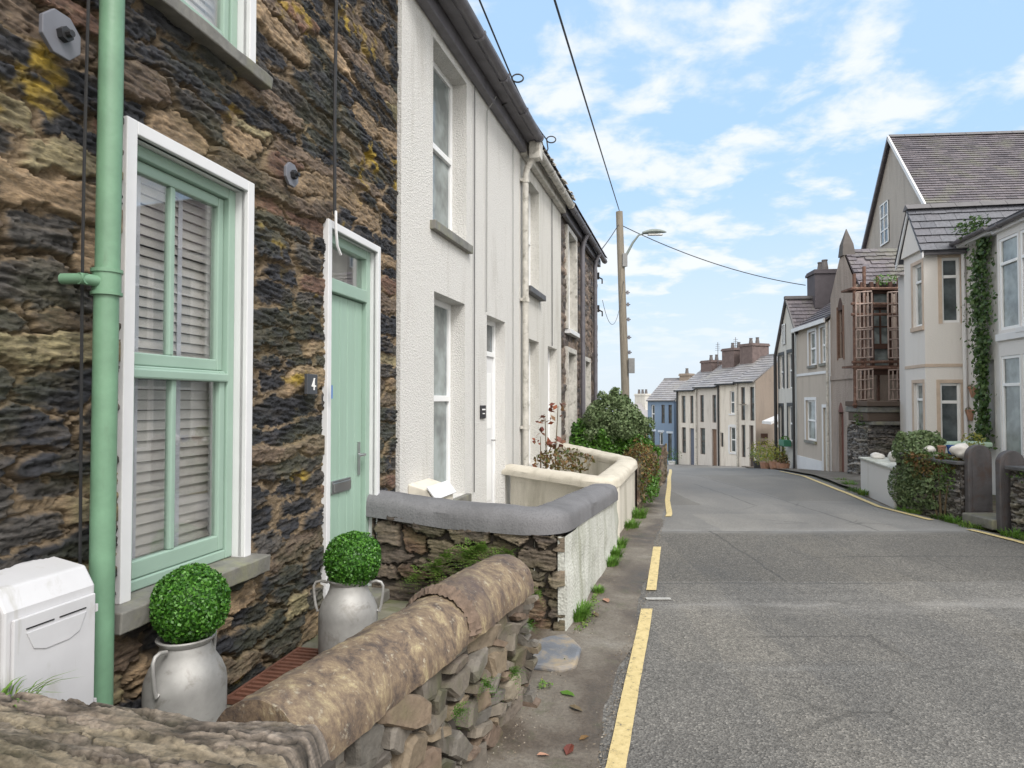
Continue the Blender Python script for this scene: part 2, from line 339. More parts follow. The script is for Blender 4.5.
# ---------------------------------------------------------------- leaves
def leaf_mesh(name, pts, nrm, size, mat, parent=None, jitter=.6, aspect=1.7, smooth=False, core=None):
    n = len(pts); pts = np.asarray(pts, float); nrm = np.asarray(nrm, float)
    nn = nrm+rng.normal(0, jitter, (n, 3)); nn /= np.linalg.norm(nn, axis=1)[:, None]+1e-9
    t = rng.normal(0, 1, (n, 3)); t -= nn*(t*nn).sum(1)[:, None]; t /= np.linalg.norm(t, axis=1)[:, None]+1e-9
    b = np.cross(nn, t); sz = (np.asarray(size)*rng.uniform(.65, 1.3, n))[:, None]
    # pointed leaf: base, left, tip, right with the middle folded up a little
    A = pts-t*sz*.5; Bp = pts+b*sz*.5/aspect+nn*sz*.08; D = pts-b*sz*.5/aspect+nn*sz*.08; T = pts+t*sz*.55
    V = np.stack([A, Bp, T, D], 1).reshape(-1, 3); F = np.arange(4*n).reshape(n, 4)
    if core is not None:
        V = np.concatenate([V, core[0]]); F = np.concatenate([F, core[1]+4*n])
    return gm(name, V, F, mat, parent, smooth=False)
def blob(n, c, r, surf=.75):
    d = rng.normal(0, 1, (n, 3)); d /= np.linalg.norm(d, axis=1)[:, None]
    k = 1-surf*0.0-rng.random(n)**2*(1-surf)
    return np.asarray(c)+d*np.asarray(r)*k[:, None], d
m_box = M_island('box leaves', [(.02,.075,.010), (.05,.165,.018), (.11,.29,.035), (.035,.12,.014)], .45, 40, trans=.2, spec=.5)
m_bush = M_island('bush leaves', [(.045,.09,.022), (.08,.15,.03), (.12,.20,.05), (.06,.12,.03)], .5, 20, trans=.25)
m_bush_g = M_island('grey green leaves', [(.13,.19,.09), (.18,.24,.11), (.11,.17,.07), (.20,.25,.13)], .6, 20, trans=.25)
m_hedge = M_island('hedge leaves', [(.04,.10,.015), (.07,.17,.02), (.10,.23,.03)], .4, 20, trans=.2)
m_grass = M_island('grass blades', [(.07,.16,.02), (.11,.24,.03), (.15,.28,.05)], .6, 20, trans=.3)
m_fern = M_island('fern fronds', [(.10,.20,.035), (.15,.27,.05), (.20,.25,.06)], .6, 20, trans=.25)
m_red = M_island('red leaves', [(.20,.04,.03), (.28,.09,.04), (.14,.035,.03), (.20,.12,.05)], .5, 20, trans=.25)
m_autumn = M_island('autumn leaves', [(.16,.10,.03), (.09,.12,.03), (.22,.13,.04), (.12,.06,.03), (.06,.10,.03)], .6, 20, trans=.25)
m_yellow = M_island('yellow leaves', [(.30,.30,.05), (.22,.26,.05), (.36,.30,.08)], .6, 20, trans=.25)
m_ivy = M_island('ivy leaves', [(.04,.09,.025), (.07,.13,.035), (.10,.16,.05)], .45, 20, trans=.2)
m_stem = M_plain('stem', (.12, .09, .05), .8)

# ---------------------------------------------------------------- ground, road, markings (structure)
GY = [-80, 0, 8, 12, 16, 19, 22, 25, 33, 42, 60, 120, 400, 1500]; GZ = [0, 0, 0, -.08, -.22, -.45, -.68, -.95, -1.75, -2.4, -4, -8, -20, -60]
def gz(y): return float(np.interp(y, GY, GZ))
def m_ground_f():
    m, N, L, P = nodes('verge soil'); v = objc(N)
    n = noise(N, L, v, 3, 8, .65, .3); r = ramp(N, [(.35, (.075,.06,.04)), (.5, (.13,.11,.08)), (.6, (.07,.09,.03)), (.75, (.09,.14,.03))]); L.new(n, r.inputs[0])
    L.new(r.outputs[0], P.inputs['Base Color']); P.inputs['Roughness'].default_value = .95; bump(N, L, noise(N, L, v, 30, 6), P, .7, .03); return m
def m_road_f():
    m, N, L, P = nodes('worn asphalt'); v = objc(N)
    sp = N.new('ShaderNodeSeparateXYZ'); L.new(v, sp.inputs[0])
    # coarse near, smoother overlay beyond about 9 m
    wob = noise(N, L, v, .8, 3, .5, 0)
    yy = N.new('ShaderNodeMath'); yy.operation = 'MULTIPLY_ADD'; L.new(wob, yy.inputs[0]); yy.inputs[1].default_value = .25; L.new(sp.outputs[1], yy.inputs[2])
    far = N.new('ShaderNodeMapRange'); L.new(yy.outputs[0], far.inputs[0]); far.inputs[1].default_value = 8.05; far.inputs[2].default_value = 8.25
    agg = N.new('ShaderNodeTexVoronoi'); agg.inputs['Scale'].default_value = 85; L.new(v, agg.inputs[0])
    agg2 = noise(N, L, v, 140, 4, .7)
    rc = ramp(N, [(.0, (.075,.072,.068)), (.35, (.115,.11,.104)), (.68, (.155,.149,.14)), (.93, (.23,.22,.205))]); L.new(agg.outputs['Color'], rc.inputs[0])
    r2 = ramp(N, [(.35, (.6,.6,.6)), (.68, (1.3,1.3,1.3))]); L.new(agg2, r2.inputs[0])
    c1 = mixc(N, L, 1, rc.outputs[0], r2.outputs[0], 'MULTIPLY')
    c2r = ramp(N, [(.3, (.125,.122,.118)), (.7, (.18,.176,.17))]); L.new(noise(N, L, v, 40, 6, .7), c2r.inputs[0])
    c = mixc(N, L, far.outputs[0], c1, c2r.outputs[0])
    big = noise(N, L, v, .55, 8, .68, .5, (1, .5, 1)); rb = ramp(N, [(.3, (.80,.80,.80)), (.52, (1.12,1.12,1.11)), (.7, (1.45,1.45,1.43))]); L.new(big, rb.inputs[0])
    c = mixc(N, L, 1, c, rb.outputs[0], 'MULTIPLY')
    def patch(x0, x1, y0, y1, f):
        r_ = []
        for o_, lo, hi in ((0, x0, x1), (1, y0, y1)):
            w_ = N.new('ShaderNodeMath'); w_.operation = 'MULTIPLY_ADD'; L.new(noise(N, L, v, 2.3, 3, .6), w_.inputs[0]); w_.inputs[1].default_value = .16; L.new(sp.outputs[o_], w_.inputs[2])
            for op, vl in (('GREATER_THAN', lo+.08), ('LESS_THAN', hi+.08)):
                g = N.new('ShaderNodeMath'); g.operation = op; L.new(w_.outputs[0], g.inputs[0]); g.inputs[1].default_value = vl; r_.append(g.outputs[0])
        a = r_[0]
        for b in r_[1:]:
            k = N.new('ShaderNodeMath'); k.operation = 'MULTIPLY'; L.new(a, k.inputs[0]); L.new(b, k.inputs[1]); a = k.outputs[0]
        return mixc(N, L, a, c, mixc(N, L, 1, c, (f, f*.99, f*.97), 'MULTIPLY'))
    for a_ in ((1.2, 5.8, 5.9, 8.1, .84), (2.6, 4.9, 8.2, 9.6, 1.14), (3.4, 6.2, 2.6, 4.6, .86), (1.9, 3.0, 10.5, 14, .82), (1.0, 2.5, 4.1, 5.2, 1.1), (4.6, 8, 11, 17, .88), (1.3, 1.75, 2.2, 7.8, 1.12), (3.1, 3.6, 2.0, 8.0, 1.1)): c = patch(*a_)
    # pale worn scar across the road
    def band(center, width, amp):
        a = N.new('ShaderNodeMath'); a.operation = 'SUBTRACT'; L.new(yy.outputs[0], a.inputs[0]); a.inputs[1].default_value = center
        b = N.new('ShaderNodeMath'); b.operation = 'ABSOLUTE'; L.new(a.outputs[0], b.inputs[0])
        r = N.new('ShaderNodeMapRange'); L.new(b.outputs[0], r.inputs[0]); r.inputs[1].default_value = width; r.inputs[2].default_value = 0; r.inputs[3].default_value = 0; r.inputs[4].default_value = amp
        q = N.new('ShaderNodeMath'); q.operation = 'MULTIPLY'; L.new(r.outputs[0], q.inputs[0])
        rn = ramp(N, [(.42, (0,0,0)), (.62, (1,1,1))]); L.new(noise(N, L, v, 3.5, 5, .65, 0, (.4, 1, 1)), rn.inputs[0]); L.new(rn.outputs[0], q.inputs[1]); return q.outputs[0]
    c = mixc(N, L, band(5.35, .30, .45), c, (.32,.31,.295)); c = mixc(N, L, band(8.35, .22, .4), c, (.30, .30, .30)); c = mixc(N, L, band(4.15, .06, .2), c, (.3, .3, .29))
    def seam(lo, hi, axis, at, wob_s=.12):
        # tar seam: thin dark line where the coordinate crosses 'at'
        a = N.new('ShaderNodeMath'); a.operation = 'MULTIPLY_ADD'; L.new(noise(N, L, v, 1.7, 4, .6), a.inputs[0]); a.inputs[1].default_value = wob_s; L.new(sp.outputs[axis], a.inputs[2])
        b = N.new('ShaderNodeMath'); b.operation = 'SUBTRACT'; L.new(a.outputs[0], b.inputs[0]); b.inputs[1].default_value = at
        d_ = N.new('ShaderNodeMath'); d_.operation = 'ABSOLUTE'; L.new(b.outputs[0], d_.inputs[0])
        r = N.new('ShaderNodeMapRange'); L.new(d_.outputs[0], r.inputs[0]); r.inputs[1].default_value = .022; r.inputs[2].default_value = .006; r.inputs[3].default_value = 0; r.inputs[4].default_value = .55
        o_ = sp.outputs[1-axis]; g1 = N.new('ShaderNodeMath'); g1.operation = 'GREATER_THAN'; L.new(o_, g1.inputs[0]); g1.inputs[1].default_value = lo; g2 = N.new('ShaderNodeMath'); g2.operation = 'LESS_THAN'; L.new(o_, g2.inputs[0]); g2.inputs[1].default_value = hi
        p1 = N.new('ShaderNodeMath'); p1.operation = 'MULTIPLY'; L.new(g1.outputs[0], p1.inputs[0]); L.new(g2.outputs[0], p1.inputs[1]); p2 = N.new('ShaderNodeMath'); p2.operation = 'MULTIPLY'; L.new(p1.outputs[0], p2.inputs[0]); L.new(r.outputs[0], p2.inputs[1]); return p2.outputs[0]
    for a_ in ((1.2, 5.8, 1, 8.2), (8.2, 30, 0, 4.6), (1.0, 3.4, 1, 5.9), (5.9, 8.2, 0, 2.5), (3.4, 5.7, 1, 6.9), (10.5, 14, 0, 3.9)): c = mixc(N, L, seam(*a_), c, (.05,.05,.05))
    cr = N.new('ShaderNodeTexVoronoi'); cr.feature = 'DISTANCE_TO_EDGE'; cr.inputs['Scale'].default_value = .9; wv = mixc(N, L, .12, v, N.new('ShaderNodeTexNoise').outputs[1]); L.new(wv, cr.inputs[0])
    rcr = ramp(N, [(.0, (.5,.5,.5)), (.012, (0,0,0))]); L.new(cr.outputs['Distance'], rcr.inputs[0]); rcm = ramp(N, [(.52, (0,0,0)), (.6, (1,1,1))]); L.new(noise(N, L, v, .7, 4), rcm.inputs[0])
    c = mixc(N, L, mixc(N, L, 1, rcr.outputs[0], rcm.outputs[0], 'MULTIPLY'), c, (.045,.043,.04))
    # clay coloured smears
    cl = noise(N, L, v, 1.6, 5, .55, .2); rcl = ramp(N, [(.71, (0,0,0)), (.76, (.8,.8,.8))]); L.new(cl, rcl.inputs[0]); c = mixc(N, L, rcl.outputs[0], c, (.30, .20, .13))
    L.new(c, P.inputs['Base Color'])
    P.inputs['Specular IOR Level'].default_value = .3; rr = ramp(N, [(.35, (.65,.65,.65)), (.65, (.95,.95,.95))]); L.new(big, rr.inputs[0]); L.new(rr.outputs[0], P.inputs['Roughness'])
    hh = mixc(N, L, far.outputs[0], agg.outputs['Distance'], noise(N, L, v, 90, 4, .6)); bump(N, L, hh, P, .7, .008); return m
def m_pave_f():
    m, N, L, P = nodes('worn concrete strip'); v = objc(N)
    n = noise(N, L, v, 1.3, 8, .65, .5); r = ramp(N, [(.3, (.045,.036,.027)), (.44, (.10,.08,.062)), (.56, (.165,.145,.12)), (.7, (.23,.215,.19))]); L.new(n, r.inputs[0])
    n2 = noise(N, L, v, 60, 5, .7); r2 = ramp(N, [(.3, (.72,.72,.72)), (.7, (1.25,1.25,1.25))]); L.new(n2, r2.inputs[0])
    c = mixc(N, L, 1, r.outputs[0], r2.outputs[0], 'MULTIPLY')
    mo = noise(N, L, v, 4, 7, .7, .4); rm = ramp(N, [(.55, (0,0,0)), (.7, (.55,.55,.55))]); L.new(mo, rm.inputs[0]); c = mixc(N, L, rm.outputs[0], c, (.075,.085,.04))
    L.new(c, P.inputs['Base Color']); rr = ramp(N, [(.35, (.42,.42,.42)), (.6, (.85,.85,.85))]); L.new(n, rr.inputs[0]); L.new(rr.outputs[0], P.inputs['Roughness'])
    bump(N, L, mixc(N, L, .5, n2, n), P, .6, .02); return m
m_ground = m_ground_f(); m_road = m_road_f(); m_pave = m_pave_f()
def m_line_f():
    m, N, L, P = nodes('yellow road paint'); v = objc(N)
    n = noise(N, L, v, 26, 9, .8); r = ramp(N, [(.38, (.12,.115,.10)), (.43, (.52,.41,.19)), (.7, (.68,.56,.30))]); L.new(n, r.inputs[0]); L.new(r.outputs[0], P.inputs['Base Color'])
    P.inputs['Roughness'].default_value = .7; bump(N, L, n, P, .4, .004); return m
m_line = m_line_f(); m_lwhite = M_plain('worn white paint', (.36,.355,.34), .7, var=.3, scale=30)

def interp_poly(poly, y): return float(np.interp(y, [p[1] for p in poly], [p[0] for p in poly]))
ROAD_L = [(-2.4,-6),(-.5,0),(.32,2.92),(.64,4.12),(1.08,5.63),(1.77,8.23),(2.28,10),(2.9,12.5),(3.5,15.5),(4.1,18),(4.95,22),(6.5,30),(7.6,36),(8.7,42),(9.1,50)]
ROAD_R = [(7.0,-6),(6.2,0),(6.0,5),(5.86,7.6),(5.80,9),(5.88,10.4),(6.4,12.6),(7.25,16),(8.4,20.4),(9.25,24),(10.9,30),(12.3,35),(12.0,38),(10.6,42),(10.4,50)]
def strip(name, lf, rf, y0, y1, dz, mat, step=.4, nx=6, kind='structure'):
    ys = np.arange(y0, y1+1e-6, step); V = []; F = []
    for y in ys:
        a, b = lf(y), rf(y)
        for k in range(nx+1): V.append((a+(b-a)*k/nx, y, gz(y)+dz))
    for i in range(len(ys)-1):
        for k in range(nx):
            q = i*(nx+1)+k; F.append((q, q+1, q+nx+2, q+nx+1))
    o = gm(name, V, F, mat, None, smooth=True); o['kind'] = kind; return o
GYs = [-80,-20,-5,0,4,8,10,12,14,16,17.5,19,20.5,22,23.5,25,27,29,31,33,36,39,42,48,54,60,80,120,250,400,900,1500]
mb = MB(); xs = [-900,-60,-20,-8,-3,0,3,6,9,12,16,24,60,900]
mb.add([(x, y, gz(y)-.03) for y in GYs for x in xs], [(i*len(xs)+k, i*len(xs)+k+1, (i+1)*len(xs)+k+1, (i+1)*len(xs)+k) for i in range(len(GYs)-1) for k in range(len(xs)-1)])
mb.build('ground', m_ground, kind='structure', fix=False)
strip('road', lambda y: interp_poly(ROAD_L, y), lambda y: interp_poly(ROAD_R, y), -6, 49.6, .0, m_road)
def WALLB(y): return interp_poly([(-3.0,-6),(-.9,1.0),(-.5,2.0),(.1,3.6),(.22,4.3),(.45,4.7),(1.1,7.3),(1.75,9.5),(2.0,11),(2.9,14.5),(3.4,18),(3.9,22),(4.3,30)], y)
def jag(y): return .03*math.sin(y*3.1)+.05*(float(fbm(np.array(y*6.), np.array(.5), 9, 4))-.5)
strip('pavement', lambda y: WALLB(y)-.5, lambda y: interp_poly(ROAD_L, y)+.05+jag(y), -6, 30, .007, m_pave, .04, 4)
strip('pavement', lambda y: interp_poly(ROAD_R, y)+.10+.5*jag(y), lambda y: interp_poly([(7.0,12.4),(8.6,14),(9.6,17),(9.8,21),(10.4,26),(13.6,36)], y), 12.4, 36, .03, m_pave, .2, 3)
YL = [(-.62,-1),(-.07,1),(.47,2.98),(.66,3.7),(.92,4.66),(1.02,5.05),(1.18,5.63),(1.58,7.23),(2.27,9.56),(2.58,11),(3.08,13),(3.68,15.5),(4.55,19),(5.5,23)]
YR = [(5.9,0),(5.78,5),(5.74,7.6),(5.68,8.3),(5.70,10.3),(6.22,12.6),(7.05,16),(8.2,20.4)]
def marking(label_y0, y1, poly, w): 
    f = lambda y: interp_poly(poly, y)
    strip('road_marking', lambda y: f(y)-w/2+.0022*(float(fbm(np.array(y*13.), np.array(.3), 2, 4))-.5)*2, lambda y: f(y)+w/2+.0022*(float(fbm(np.array(y*13.), np.array(.9), 6, 4))-.5)*2, label_y0, y1, .010, m_line, .05, 2)
marking(-1, 5.1, YL, .088); marking(5.6, 7.25, YL, .085); marking(9.3, 22, YL, .085)
marking(0, 8.25, YR, .085); marking(9.0, 20, YR, .085)
mb = MB(); mb.box(0, .20, 0, .05, 0, .004); o = mb.build('road_marking', m_lwhite, kind='structure'); o.location = (1.08, 5.34, .006)
# patio of number four
mb = MB(); D1 = Vector((.2147,.9767,0)); N1 = Vector((.9767,-.2147,0)); o0 = Vector((-2.0217,.4445,0))
def LP(s, off, z=0): return tuple(o0 + D1*s + N1*off + Vector((0,0,z)))       # cottage frame: along the facade, out to the street
mb.add([LP(1.0,-.05,.14), LP(1.0,1.05,.14), LP(3.3,1.15,.14), LP(3.6,.95,.14), LP(4.75,.95,.14), LP(4.75,-.05,.14)], [(0,1,2,3,4,5)])
mb.build('patio', M_plain('mossy patio', (.19,.18,.14), .8, var=.3, scale=3, bmp=.5, stain=((.09,.10,.04), 3, .48)), kind='structure')
mb = MB(); mb.add([(-1.0,5.3,.2),(.3,4.9,.2),(1.0,7.2,.16),(1.6,9.4,.1),(1.9,12,.1),(1.0,13,.1)], [(0,1,2,3,4,5)]); mb.build('patio', M_plain('pale patio', (.34,.33,.29), .85, var=.2, scale=4, bmp=.4), kind='structure')

# ================================================================ builders for houses
A1 = math.atan2(.9767, .2147)                 # cottage frame angle
def frame_l(ang): a = R(ang); return math.atan2(math.cos(a), math.sin(a))
def frame_r(ang): a = R(ang); return math.atan2(-math.cos(a), -math.sin(a))
def wall_mesh(x0, x1, z0, z1, holes, rev=.18, depth=5, mb=None, gable=None, y0=0, z0r=None):
    """front face at y0 with real openings and reveals, plus sides and back"""
    mb = mb or MB(); xs = sorted({x0, x1, *[h[0] for h in holes], *[h[1] for h in holes]}); zs = sorted({z0, z1, *[h[2] for h in holes], *[h[3] for h in holes]})
    for i in range(len(xs)-1):
        for k in range(len(zs)-1):
            cx = (xs[i]+xs[i+1])/2; cz = (zs[k]+zs[k+1])/2
            if any(h[0] < cx < h[1] and h[2] < cz < h[3] for h in holes): continue
            mb.quad((xs[i],y0,zs[k]), (xs[i+1],y0,zs[k]), (xs[i+1],y0,zs[k+1]), (xs[i],y0,zs[k+1]))
    for a, b, c, e in holes:
        r = y0+rev
        mb.quad((a,y0,c),(a,r,c),(a,r,e),(a,y0,e)); mb.quad((b,y0,e),(b,r,e),(b,r,c),(b,y0,c)); mb.quad((a,y0,e),(a,r,e),(b,r,e),(b,y0,e)); mb.quad((a,y0,c),(b,y0,c),(b,r,c),(a,r,c))
    mb.quad((x0,y0,z0),(x0,y0,z1),(x0,y0+depth,z1),(x0,y0+depth,z0)); mb.quad((x1,y0,z0),(x1,y0+depth,z0),(x1,y0+depth,z1),(x1,y0,z1))
    mb.quad((x0,y0+depth,z0),(x0,y0+depth,z1),(x1,y0+depth,z1),(x1,y0+depth,z0))
    return mb
def window(parent, a, b, c, e, y, fr=m_upvc, pane=None, fw=.05, bars='sash', sill=None, label=None, sillm=None, th=.05, curtain=None):
    """a..b along the wall, c..e up; frame front at depth y"""
    f = MB(); f.box(a, a+fw, y, y+th, c, e); f.box(b-fw, b, y, y+th, c, e); f.box(a+fw, b-fw, y+.002, y+th, e-fw, e); f.box(a+fw, b-fw, y+.002, y+th, c, c+fw)
    mz = (c+e)/2; mx = (a+b)/2
    if bars == 'sash': f.box(a+fw, b-fw, y-.012, y+th, mz-.03, mz+.03)
    if bars == 'top': f.box(a+fw, b-fw, y-.012, y+th, e-(e-c)*.28-.025, e-(e-c)*.28+.025)
    if bars == 'mull':
        f.box(mx-.03, mx+.03, y-.006, y+th, c+fw, e-fw); f.box(a+fw, mx-.03, y-.004, y+th, e-(e-c)*.3-.02, e-(e-c)*.3+.02); f.box(mx+.03, b-fw, y-.004, y+th, e-(e-c)*.3-.02, e-(e-c)*.3+.02)
    if bars == 'grid':
        for k in (1, 2): f.box(a+fw, b-fw, y, y+.03, c+(e-c)*k/3-.01, c+(e-c)*k/3+.01)
        f.box(mx-.01, mx+.01, y-.003, y+.028, c+fw, e-fw)
    w = f.build('window', fr, parent, bev=.004, label=label)
    p = MB(); p.box(a+fw*.6, b-fw*.6, y+th*.5, y+th*.5+.012, c+fw*.6, e-fw*.6); p.build('pane', pane or m_pane, w)
    if sill:
        s = MB(); s.box(a-.07, b+.07, -sill, y+.01, c-.09, c-.004); s.build('sill', sillm or m_slate_d, w, bev=.006)
    return w
def slates(name, mat, parent, P0, U, Vv, sw=.22, sh=.16, seed=1, jit=.004, label=None, thick=.012, rough_edge=0, trim=None):
    """courses of separate overlapping slates from eave P0 along U (length) and up V (slope)"""
    rd = random.Random(seed); P0 = Vector(P0); U = Vector(U); Vv = Vector(Vv); n = U.cross(Vv).normalized()
    if n.z < 0: n = -n
    u = U.normalized(); v = Vv.normalized(); lu = U.length; lv = Vv.length; mb = MB(); rows = max(1, round(lv/sh)); cols = max(1, round(lu/sw)); sh = lv/rows; sw = lu/cols
    for r in range(rows):
        for c in range(-1 if r % 2 else 0, cols):
            a = c*sw+(sw/2 if r % 2 else 0); b = a+sw-.006; a = max(a, 0); b = min(b, lu)
            if b-a < .02: continue
            if trim:
                lo, hi = trim(r*sh/lv); a = max(a, lo*lu); b = min(b, hi*lu)
                if b-a < .02: continue
            if rough_edge and rd.random() < rough_edge: continue
            j = rd.uniform(-jit, jit); z0 = thick*2.2+rd.uniform(0, .004); z1 = .002
            p = P0+u*a+v*(r*sh+j)+n*z0; q = P0+u*b+v*(r*sh+j+rd.uniform(-jit, jit))+n*z0
            p2 = P0+u*a+v*min(lv, (r+1)*sh+.01)+n*z1; q2 = P0+u*b+v*min(lv, (r+1)*sh+.01)+n*z1
            mb.add([p-n*thick, q-n*thick, q2-n*thick, p2-n*thick, p, q, q2, p2], [(0,3,2,1),(4,5,6,7),(0,1,5,4),(1,2,6,5),(2,3,7,6),(3,0,4,7)])
    # underlay board so nothing shows through
    e = n*-.014; mb.add([P0+e, P0+U*.999+e, P0+U*.999+Vv+e, P0+Vv+e, P0+e*3, P0+U*.999+e*3, P0+U*.999+Vv+e*3, P0+Vv+e*3], [(0,1,2,3),(4,7,6,5),(0,4,5,1),(1,5,6,2),(2,6,7,3),(3,7,4,0)]) if not trim else None
    return mb.build(name, mat, parent, label=label)
def roof_pair(parent, x0, x1, ze, depth, rise, mat, over=.22, sw=.25, sh=.2, seed=1, gmat=None):
    """eaves run along x at y=-over and y=depth+over, ridge in the middle"""
    ym = depth/2; k = rise/(ym+over)
    r = slates('roof', mat, parent, (x0, -over, ze), (x1-x0,0,0), (0, ym+over, rise), sw, sh, seed)
    b = MB(); b.quad((x0,depth+over,ze),(x1,depth+over,ze),(x1,ym,ze+rise),(x0,ym,ze+rise)); b.build('roof', mat, parent)
    for x in (x0+.01, x1-.01):
        g = MB(); g.add([(x,0,ze-.05),(x,depth,ze-.05),(x,depth,ze+.02),(x,ym,ze+rise-.03),(x,0,ze+.02)], [(0,1,2,3,4)])
        g.build('gable', gmat or m_rc_smooth, parent)
    t = MB(); n = max(1, int((x1-x0)/.45)); w = (x1-x0)/n
    for i in range(n): t.prism([(ym-.13, ze+rise-.05), (ym, ze+rise+.06), (ym+.13, ze+rise-.05)], x0+i*w+.004, x0+(i+1)*w-.004, 'x')
    t.build('ridge', m_ridge, parent)
    return r
def gutter(parent, x0, x1, y, z, mat, r=.06, hang=True):
    g = MB(); n = 10; pts = []
    prof = [(y+r*math.cos(a), z+r*math.sin(a)) for a in np.linspace(math.pi, 2*math.pi, n)] + [(y+(r-.008)*math.cos(a), z+(r-.008)*math.sin(a)) for a in np.linspace(2*math.pi, math.pi, n)]
    g.prism(prof, x0, x1, 'x')
    x = x0+.3
    while x < x1:
        g.prism([(y-r-.006, z+.01), (y-r-.006, z-.02), (y-r*.6, z-r-.008), (y+r*.6, z-r-.008), (y+r+.006, z-.02), (y+r+.006, z+.01)], x, x+.035, 'x'); x += .9
    return g.build('gutter', mat, parent, smooth=False)
def chimney(parent, x0, x1, y0, y1, z0, z1, pots=2, mat=None, potm=None):
    m = MB(); m.box(x0, x1, y0, y1, z0, z1-.16); m.box(x0-.05, x1+.05, y0-.05, y1+.05, z1-.158, z1-.06); m.box(x0-.02, x1+.02, y0-.02, y1+.02, z1-.058, z1)
    c = m.build('chimney', mat or m_cbrick, parent, bev=.01)
    for k in range(pots):
        x = x0+(x1-x0)*(k+.5)/pots; p = MB(); p.lathe([(.12,-.01),(.115,.1),(.085,.3),(.10,.32),(.10,.36),(.07,.36),(.07,.2)], 12, (x, (y0+y1)/2, z1)); p.build('chimney_pot', potm or m_pot, c)
    return c

# ================================================================ LEFT: stone cottage number four
hs = thing('stone_cottage', 'rubble stone cottage with sage green door and window, nearest on the left', 'house', tuple(o0), A1)
WH = (2.26, 3.00, .80, 2.68); UH = (2.26, 3.00, 3.33, 4.95); DH = (3.90, 4.62, .22, 2.72)
U0 = .2
stone_panel('wall', 5.03-U0, 5.7, .0065, hs, (U0, 0, 0), 0, [(h[0]-U0, h[1]-U0, h[2], h[3]) for h in (WH, UH, DH)],
            cw=.38, ch=.122, seed=5, warp=.05, merge=.42, relief=.030, joint=.22, mortar_h=.25, lichen=1.0, moss=.2, rot=-.02, mortar=(.215,.158,.098), crk=.85)
stone_panel('wall', 4.2, 5.7, .03, hs, (U0-4.2, 0, 0), 0, cw=.30, ch=.105, seed=9, warp=.08, merge=.45, relief=.04, lichen=.6)
mb = MB(); mb.box(-4, 5.02, 4.9, 5, 0, 5.7); mb.box(-4.0, -3.9, .1, 4.9, 0, 5.7); mb.box(4.96, 5.02, .1, 4.9, 0, 5.7); mb.build('wall', m_rc_smooth, hs)
roof_pair(hs, -4, 5.02, 5.75, 5, 2.3, m_roof, seed=2, sw=.3, sh=.25); gutter(hs, -4, 5.0, -.14, 5.66, m_gutter)
# reveals behind the openings
mb = MB()
for a, b, c, e in (WH, UH, DH):
    for q in ((a-.02,a,c,e),(b,b+.02,c,e)): mb.box(q[0], q[1], .0, .30, q[2], q[3])
    mb.box(a-.02, b+.02, .0, .30, e, e+.02)
mb.build('reveal', m_white, hs)
def surround(a, b, c, e, t, proud, bottom=False, tr=None):
    tr = tr or t
    m = MB(); m.box(a-t, a, -proud, .02, c, e+t); m.box(b, b+tr, -proud, .02, c, e+t); m.box(a, b, -proud, .02, e, e+t); return m.build('surround', m_white, hs, bev=.004)
surround(WH[0], WH[1], WH[2]+.006, WH[3], .055, .022); surround(UH[0], UH[1], UH[2], UH[3], .055, .022); surround(DH[0], DH[1], DH[2], DH[3], .05, .022)
def sash_window(a, b, c, e, mid, y=.05):
    f = MB(); fw = .052
    f.box(a, a+fw, y, y+.07, c, e); f.box(b-fw, b, y, y+.07, c, e); f.box(a+fw, b-fw, y+.002, y+.07, e-fw, e); f.box(a+fw, b-fw, y+.002, y+.07, c, c+.045)
    w = f.build('window', m_green, hs, bev=.006)
    for z0, z1, yy, nm in ((c+.047, mid, y+.012, 'sash'), (mid+.002, e-fw-.002, y+.03, 'sash')):
        s = MB(); k = .042; x0, x1 = a+fw+.002, b-fw-.002; bt = .075 if z0 < mid-.1 else .055
        s.box(x0, x0+k, yy, yy+.045, z0, z1); s.box(x1-k, x1, yy, yy+.045, z0, z1); s.box(x0+k, x1-k, yy+.001, yy+.045, z0, z0+bt); s.box(x0+k, x1-k, yy+.001, yy+.045, z1-.05, z1)
        mx = x0+(x1-x0)*.44; s.box(mx-.015, mx+.015, yy+.004, yy+.04, z0+bt, z1-.05)
        s.build('sash', m_green, w, bev=.006)
        g = MB(); g.box(x0+k*.5, x1-k*.5, yy+.02, yy+.026, z0+bt*.5, z1-.03); g.build('pane', m_glass, w)
    h = MB(); h.box(a+fw, b-fw, y-.008, y+.03, mid-.055, mid-.012); h.build('meeting_rail', m_green, w, bev=.008)
    # venetian blind
    bl = MB(); z = c+.06
    while z < e-.06:
        bl.obox((a+.03, .165, z), (b-a-.06,0,0), (0,.016,.042), (0,-.002,.001)); z += .046
    bl.build('blind', m_slat, w)
    tp = MB()
    for t in (.26, .62): tp.box(a+(b-a)*t, a+(b-a)*t+.028, .160, .163, c+.05, e-.05)
    tp.build('blind_tape', m_tape, w)
    cu = MB(); n = 24; cu.add([(b-.16+.16*i/n, .25+.02*math.sin(i*1.7), z) for z in (c, e) for i in range(n+1)], [(i, i+1, n+2+i, n+1+i) for i in range(n)]); cu.build('curtain', m_curt, w, fix=False)
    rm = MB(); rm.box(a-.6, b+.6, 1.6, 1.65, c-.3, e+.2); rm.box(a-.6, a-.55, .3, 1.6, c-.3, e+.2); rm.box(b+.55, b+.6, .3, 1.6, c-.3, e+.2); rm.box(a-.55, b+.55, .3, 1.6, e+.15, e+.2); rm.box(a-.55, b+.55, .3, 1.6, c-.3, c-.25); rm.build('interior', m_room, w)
    return w
w1 = sash_window(*WH[:2], WH[2]+.01, WH[3], 1.75); w2 = sash_window(*UH[:2], UH[2]+.01, UH[3], 4.15)
